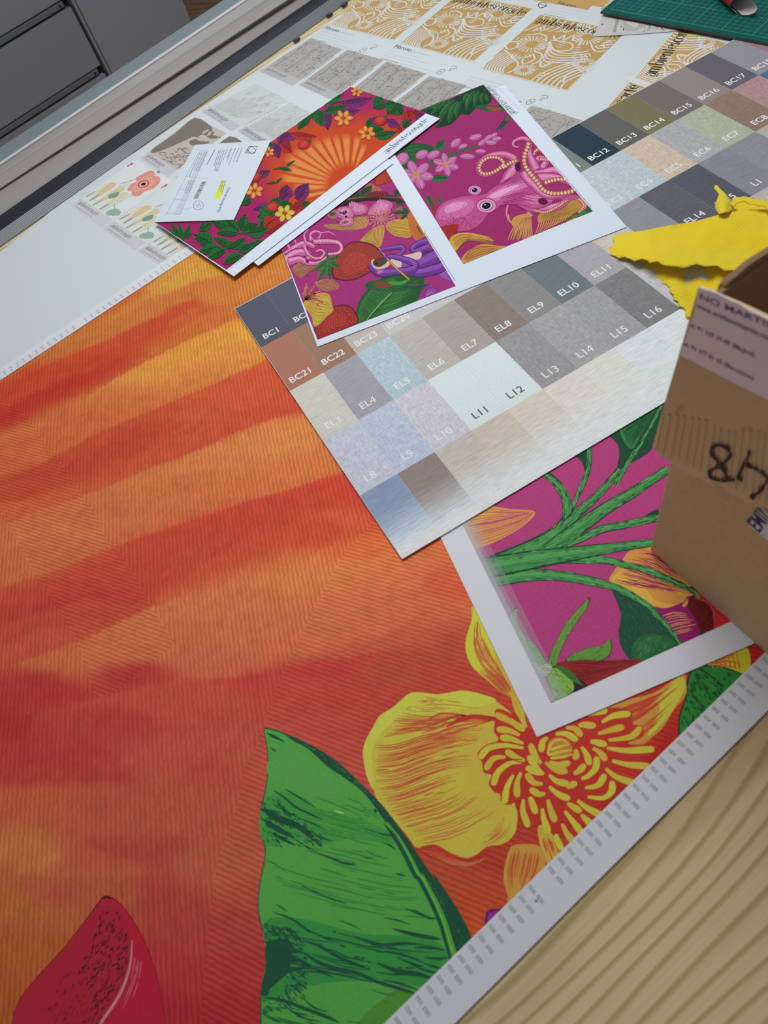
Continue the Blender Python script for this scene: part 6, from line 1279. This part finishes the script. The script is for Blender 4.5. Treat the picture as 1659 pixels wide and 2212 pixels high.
# purple monkey with a gilded brush, parrot
sub('monkey', 160); PU = (104, 52, 136); PD = (62, 28, 88); PV = (134, 76, 164)
def limb(P, w):
    Q = K1(P); w = [x * .265 for x in w]; a.line(Q, w, PD); a.line(Q, [x * .86 for x in w], PU); a.line([(x, y - .15 * ww) for (x, y), ww in zip(Q, w)], [x * .4 for x in w], PV)
limb([(1220, 830), (1150, 850), (1090, 895), (1130, 915), (1230, 880)], [60, 50, 44, 50, 70]); limb([(1000, 1060), (1100, 1040), (1200, 1000), (1300, 950)], [110, 130, 130, 120]); limb([(1040, 1080), (1160, 1090), (1290, 1060), (1360, 1030)], [60, 80, 90, 80])
a.poly(K1([(1010, 955), (1080, 940), (1160, 920), (1170, 960), (1130, 985), (1050, 980)]), (206, 186, 176)); a.poly(K1([(920, 985), (970, 975), (1010, 1000), (1000, 1050), (950, 1050)]), (206, 186, 170))
limb([(830, 905), (900, 895), (1000, 880), (1025, 905), (980, 950), (900, 955)], [22, 34, 44, 44, 40, 26]); limb([(870, 960), (960, 965), (1080, 1000), (1120, 1040), (1060, 1075), (960, 1080)], [24, 44, 60, 70, 66, 60]); limb([(760, 1020), (800, 1070), (870, 1090), (960, 1080)], [70, 80, 76, 50])
a.poly(K1([(760, 1000), (790, 980), (880, 975), (920, 1000), (900, 1040), (850, 1060), (790, 1055)]), (204, 180, 164)); a.poly(K1([(775, 1010), (800, 975), (860, 965), (895, 985), (880, 1015), (830, 1045), (790, 1035)]), (84, 60, 50)); a.ell(K1([(800, 1020)])[0], 3, 2, (30, 22, 26)); a.ell(K1([(830, 1085)])[0], 7, 4, (186, 110, 150), -15)
a.line(K1([(815, 882), (870, 950), (950, 1040), (1030, 1110), (1075, 1150)]), [2.6, 4, 4.6, 5, 5], (92, 60, 30)); a.line(K1([(815, 882), (870, 950), (950, 1040), (1030, 1110), (1075, 1150)]), [1.6, 2.6, 3, 3.2, 2.6], (196, 150, 80)); limb([(822, 915), (850, 930)], [26, 22]); limb([(865, 965), (900, 960)], [26, 22])
a.build('printed_monkey', osht)
sub('parrot', 100); a.poly(K1([(712, 1215), (720, 1175), (760, 1160), (850, 1150), (950, 1165), (1070, 1140), (1040, 1170), (1110, 1190), (1240, 1182), (1150, 1205), (1000, 1240), (880, 1240), (780, 1225)]), (38, 92, 48)); a.poly(K1([(780, 1180), (860, 1160), (930, 1180), (900, 1215), (830, 1215)]), (110, 70, 48)); a.poly(K1([(900, 1165), (1000, 1160), (1075, 1145), (1020, 1185), (940, 1190)]), (74, 140, 60)); a.poly(K1([(1030, 1190), (1130, 1195), (1240, 1182), (1160, 1215), (1060, 1210)]), (34, 72, 92)); a.line(K1([(1060, 1195), (1150, 1190)]), 1.4, (150, 52, 50)); a.ell(K1([(732, 1195)])[0], 1.6, 1.2, (20, 20, 20)); a.speck(K1([(780, 1180), (940, 1170), (940, 1220), (800, 1215)]), 40, 4, 1.2, 10, (140, 60, 50))
a.build('printed_parrot', osht)
sub('purple leaves', 24); a.poly(K1([(1240, 1010), (1330, 1030), (1400, 1090), (1448, 1170), (1380, 1160), (1290, 1110)]), (124, 56, 140)); a.fan(K1([(1260, 1020), (1340, 1040), (1440, 1150)]), K1([(1260, 1040), (1320, 1110), (1420, 1165)]), 7, 1.1, (176, 116, 186)); a.poly(K1([(1180, 1290), (1200, 1200), (1290, 1220), (1350, 1235), (1260, 1270)]), (126, 50, 130)); a.fan(K1([(1190, 1280), (1230, 1220), (1280, 1225)]), K1([(1200, 1285), (1280, 1260), (1340, 1240)]), 5, 1.1, (176, 110, 176)); a.build('printed_purple_leaf', osht)
a = Art(HO); a.k = 30; logo(a, (1117, 245), (1057, 184), .85, (110, 110, 118))
a.k += 1; smudge(a, (1122, 236), (1078, 190), .0016, (184, 190, 198))
smudge(a, (1277, 447), (1192, 349), .0013, (120, 128, 134)); smudge(a, (984, 607), (917, 500), .0013, (100, 108, 114)); a.build('lettering', osht)
relocate(osht)
# ------------------------------------------------------------------ white sheet edge under the sun print, sun print
HB = .0078
bs = thing('blank_print_margin', 'white margin of a sheet peeking out below the sunburst print', 'paper', tuple(W(560, 560)))
paper([W(*p, HB)[:2] for p in ((515, 540), (558, 574), (850, 352), (800, 318))], HB, (203, 213, 223), bs)
a = Art(HB); smudge(a, (538, 559), (655, 465), .0013, (90, 96, 104)); a.build('lettering', bs); relocate(bs)
HU = .0092
sp = thing('sunburst_art_print', 'print of an orange sun ringed by jungle leaves on magenta', 'art print', tuple(W(640, 380)))
ws = lambda x, y: W(x, y, HU)[:2]
paper([ws(756.5, 187), ws(950, 256), ws(505, 597), ws(334, 480)], HU, (203, 213, 223), sp)
a = Art(HU); SB = [ws(757, 187.5), ws(921, 244), ws(489, 583), ws(335, 480)]; a.face(SB, (160, 34, 96), 3, world=True)
a.build('sun_picture', sp)
a = Art(HU); a.k = 4; a.clip = SB
# sun glow: nested blobs
core = Z6([(-20, 700), (-40, 560), (20, 440), (120, 350), (260, 320), (420, 330), (560, 300), (700, 330), (760, 380), (690, 480), (560, 590), (380, 740), (250, 850), (120, 870), (30, 800)])
cc0 = np.array(Z6([(400, 620)])[0])
for i in range(14):
    f = i / 13; c = tuple((164, 36, 92)[q] * (1 - f) + (196, 70, 32)[q] * f for q in range(3)); s_ = 1.32 - .38 * f
    a.poly([(cc0[0] + (x - cc0[0]) * s_, cc0[1] + (y - cc0[1]) * s_) for x, y in core], c)
cs_ = (752, 402)
for i, (t0, wd0, ln) in enumerate(((178, 9, 118), (187, 7, 150), (196, 8, 140), (205, 8, 148), (214, 7, 140), (223, 9, 128), (234, 8, 122), (245, 9, 116), (256, 8, 112), (268, 10, 112), (281, 8, 110), (292, 8, 96), (166, 7, 96))):
    for j in range(8):
        f = j / 7; col = tuple((200, 82, 36)[q] * (1 - f) + (218, 138, 70)[q] * f for q in range(3)); w_ = math.radians(wd0) * .5 * (1 - .45 * f); tm = math.radians(t0); r0 = 42 + f * 16; r1 = ln * (1 - .13 * f)
        a.k += 1; a.face([(cs_[0] + math.cos(tm - w_) * r0, cs_[1] + math.sin(tm - w_) * r0), (cs_[0] + math.cos(tm - w_ * 1.1) * r1, cs_[1] + math.sin(tm - w_ * 1.1) * r1), (cs_[0] + math.cos(tm) * (r1 + 3), cs_[1] + math.sin(tm) * (r1 + 3)), (cs_[0] + math.cos(tm + w_ * 1.1) * r1, cs_[1] + math.sin(tm + w_ * 1.1) * r1), (cs_[0] + math.cos(tm + w_) * r0, cs_[1] + math.sin(tm + w_) * r0)], col, 0)
a.build('printed_sun', sp)
a = Art(HU); a.k = 200; a.clip = SB
G_ = ((32, 98, 44), (16, 54, 30)); V_ = ((116, 40, 108), (72, 22, 70)); R_ = ((176, 42, 38), (110, 22, 30)); K_ = ((58, 130, 46), (28, 78, 36))
def lv(z, p0, p1, w, pal, bend=.06): P = z([p0, p1]); a.leaf(P[0], P[1], w * z([(0, 0), (1, 0)])[1][0] - w * z([(0, 0)])[0][0] if False else w * .3376, pal[0], pal[1], 5, bend)
for p0, p1, w, pal in (((1300, 130), (1490, 95), 50, V_), ((1230, 190), (1420, 170), 46, V_), ((1200, 170), (1210, 300), 60, V_), ((1180, 180), (1330, 140), 40, G_), ((1160, 150), (1060, 230), 60, G_), ((1150, 170), (1170, 275), 56, G_), ((1100, 190), (1020, 300), 54, G_), ((1180, 120), (1310, 70), 44, G_), ((1190, 140), (1240, 60), 40, G_), ((1560, 90), (1500, 150), 50, G_),
                       ((1640, 120), (1590, 200), 60, G_), ((1500, 60), (1600, 40), 30, K_), ((900, 340), (1030, 330), 46, V_), ((960, 320), (1140, 340), 40, R_), ((900, 370), (980, 440), 70, R_), ((860, 380), (900, 480), 60, V_), ((930, 300), (900, 400), 40, V_), ((850, 380), (830, 420), 30, G_), ((1060, 380), (1020, 420), 40, R_), ((760, 590), (840, 560), 40, V_), ((740, 580), (760, 640), 50, R_)): lv(Z5, p0, p1, w * 1.3, pal)
for p0, p1, w, pal in (((560, 330), (660, 290), 60, G_), ((590, 300), (720, 290), 50, V_), ((600, 380), (680, 350), 50, G_), ((620, 400), (760, 370), 44, G_), ((700, 300), (780, 330), 44, V_), ((690, 200), (750, 180), 40, G_), ((700, 190), (610, 220), 44, G_), ((740, 190), (800, 260), 70, G_), ((760, 200), (720, 260), 44, G_), ((830, 230), (850, 300), 60, R_), ((860, 240), (900, 270), 60, R_), ((800, 300), (860, 330), 40, R_), ((900, 250), (930, 300), 50, V_), ((640, 290), (680, 300), 40, R_), ((760, 340), (800, 370), 30, R_), ((840, 300), (800, 345), 44, G_)): lv(Z6, p0, p1, w * 1.3, pal)
for p0, p1, w, pal in (((980, 560), (880, 545), 18, G_), ((945, 525), (995, 495), 12, G_), ((880, 635), (820, 645), 14, G_), ((880, 630), (915, 605), 12, G_), ((930, 740), (950, 650), 70, V_), ((1000, 740), (1085, 640), 70, V_), ((1010, 750), (1060, 700), 50, V_), ((900, 760), (960, 700), 50, V_), ((860, 790), (730, 810), 40, V_), ((870, 800), (890, 730), 70, G_), ((880, 800), (760, 860), 70, G_), ((860, 820), (770, 930), 60, G_), ((900, 780), (980, 770), 40, G_), ((1000, 760), (1060, 830), 90, R_), ((960, 830), (1040, 780), 60, R_), ((880, 870), (800, 930), 70, R_), ((920, 900), (820, 960), 60, R_), ((1050, 790), (1090, 760), 40, G_),
                       ((720, 740), (650, 780), 44, G_), ((260, 1000), (130, 950), 44, G_), ((270, 990), (200, 900), 24, G_), ((280, 1000), (330, 900), 24, G_), ((285, 1010), (250, 890), 18, G_), ((290, 990), (340, 960), 18, G_), ((390, 950), (420, 880), 24, G_), ((400, 950), (470, 880), 30, G_), ((620, 950), (470, 890), 60, G_), ((640, 950), (560, 880), 50, G_), ((650, 940), (680, 840), 60, G_), ((660, 950), (760, 900), 56, G_), ((690, 960), (830, 930), 60, G_), ((640, 960), (500, 960), 46, G_), ((480, 1040), (350, 970), 70, G_), ((520, 1050), (380, 1090), 50, G_), ((560, 1060), (430, 1140), 50, G_), ((600, 1060), (680, 990), 50, G_), ((640, 1080), (780, 1010), 50, G_), ((660, 1100), (540, 1160), 50, G_), ((590, 1050), (480, 990), 40, G_), ((700, 1040), (830, 1010), 40, G_), ((620, 1020), (560, 1060), 36, G_)): lv(Z5, p0, p1, w * 1.3, pal)
for P in ([(280, 1020), (290, 960), (330, 920)], [(430, 1020), (560, 1060), (700, 1120)], [(500, 900), (640, 960), (760, 970)], [(860, 550), (940, 540), (1000, 495)], [(815, 640), (880, 640), (918, 605)], [(1180, 190), (1250, 130), (1400, 100)]): a.line(Z5(P), 1.4, (40, 90, 44))
for x, y, r in ((1310, 225, 62), (740, 690, 60), (935, 835, 66), (830, 440, 40), (1395, 55, 40), (1460, 320, 56)):
    for i in range(6):
        t = i * 1.05 + x; c = Z5([(x + math.cos(t) * r * .6, y + math.sin(t) * r * .5)])[0]; a.ell(c, r * .125, r * .085, (206, 128, 50) if x != 935 else (196, 170, 56), math.degrees(t)); a.ell(c, r * .08, r * .045, (222, 156, 72) if x != 935 else (206, 190, 80), math.degrees(t))
    a.ell(Z5([(x, y)])[0], r * .05, r * .045, (178, 72, 42))
for x, y, r in ((1060, 395, 38), (860, 790, 40), (1545, 240, 40), (750, 600, 36)):
    c = Z5([(x, y)])[0]; a.ell(c, r * .36, r * .26, (170, 40, 38), -20); a.ell((c[0] - 1, c[1] - 1), r * .22, r * .15, (190, 66, 52), -20); a.leaf((c[0] + 8, c[1] - 5), (c[0] + 15, c[1] - 9), 6, *G_, 2)
a.build('printed_jungle', sp)
a = Art(HU); a.k = 30; wd4 = [ws(950, 256), ws(505, 597)]
dn_ = (SB[2] - SB[1]) / np.hypot(*(SB[2] - SB[1])); qn = np.array([dn_[1], -dn_[0]]) if False else None
a.k += 1; logo(a, (836, 332), (927, 259), .85, (60, 62, 70)); smudge(a, (852, 332), (925, 272), .0018, (170, 177, 186)); smudge(a, (498, 579), (530, 555), .0013, (90, 96, 104)); a.build('lettering', sp)
relocate(sp)
# ------------------------------------------------------------------ delivery note
HN = .0112
dn = thing('delivery_note', 'small white delivery note with barcode and yellow highlighter lying on the sunburst print', 'paper note', tuple(W(460, 390)))
NQ = [(421, 313), (585, 303), (505, 475), (332, 480)]
paper([W(*p, HN)[:2] for p in NQ], HN, (196, 206, 214), dn)
a = Art(HN); IK = (132, 136, 146); z = Z5
rnd = random.Random(4)
def para(x0, y0, x1, y1, n, dx, dy):
    for i in range(n):
        f = .55 + .45 * rnd.random(); smudge(a, z([(x0 + dx * i, y0 + dy * i)])[0], z([(x0 + dx * i + (x1 - x0) * f, y0 + dy * i + (y1 - y0) * f)])[0], .0019, (124, 130, 142))
para(660, 412, 600, 560, 4, -22, 2); para(585, 420, 545, 520, 2, -20, 0); para(545, 425, 500, 575, 4, -12, 2)
smudge(a, z([(484, 425)])[0], z([(432, 522)])[0], .0022, (84, 88, 98))
sans(a, 'Nota de entrega 8731', z([(572, 668)])[0], z([(497, 826)])[0], 1.0, (70, 74, 84))
a.k += 1; a.poly(z([(535, 620), (556, 622), (525, 720), (498, 742), (484, 738), (500, 690)]), (214, 226, 40), sm=False)
para(553, 622, 520, 730, 3, -12, 0)
a.k += 1
P0, P1 = z([(432, 628), (374, 742)]); Q0 = z([(404, 630)])[0]; Q1 = z([(348, 738)])[0]; s_ = 0
while s_ < 1:
    w_ = rnd.choice((.012, .02, .03)); f = lambda A_, B_, t: (A_[0] + (B_[0] - A_[0]) * t, A_[1] + (B_[1] - A_[1]) * t)
    a.face([f(P0, P1, s_), f(P0, P1, s_ + w_), f(Q0, Q1, s_ + w_), f(Q0, Q1, s_)], (34, 34, 40)); s_ += w_ + rnd.choice((.012, .02, .028))
a.line(z([(352, 770), (372, 752), (404, 760), (412, 785), (396, 806), (366, 808), (350, 792), (352, 770)]), .9, (110, 116, 150)); a.line(z([(366, 772), (376, 790), (386, 770), (396, 792)]), .9, (110, 116, 150)); a.line(z([(238, 796), (300, 806), (350, 790)]), .6, (150, 156, 170))
a.k += 1; a.poly(z([(443, 430), (420, 428), (225, 838), (262, 842)]), (196, 200, 210), sm=False)
a.poly(z([(390, 426), (372, 424), (170, 832), (190, 838)]), (196, 200, 210), sm=False) if False else None
for q in range(2): a.line(z([(443 - q * 55, 430), (262 - q * 88, 842)]), .5, (130, 134, 146), sm=False)
for f in (0, .22, .42, .62, .78, 1): a.line(z([(443 + (262 - 443) * f, 430 + 412 * f), (388 + (174 - 388) * f, 428 + 402 * f)]), .5, (140, 144, 156), sm=False, up=False)
para(432, 440, 360, 600, 4, -14, 0); para(350, 620, 300, 740, 3, -14, 0)
a.line(z([(682, 445), (706, 403), (760, 404), (740, 446), (682, 445)]), 1.3, (50, 52, 58), sm=False); a.line(z([(694, 440), (720, 405), (748, 430), (722, 448), (694, 425)]), 1.1, (50, 52, 58))
a.build('note_print', dn); relocate(dn)
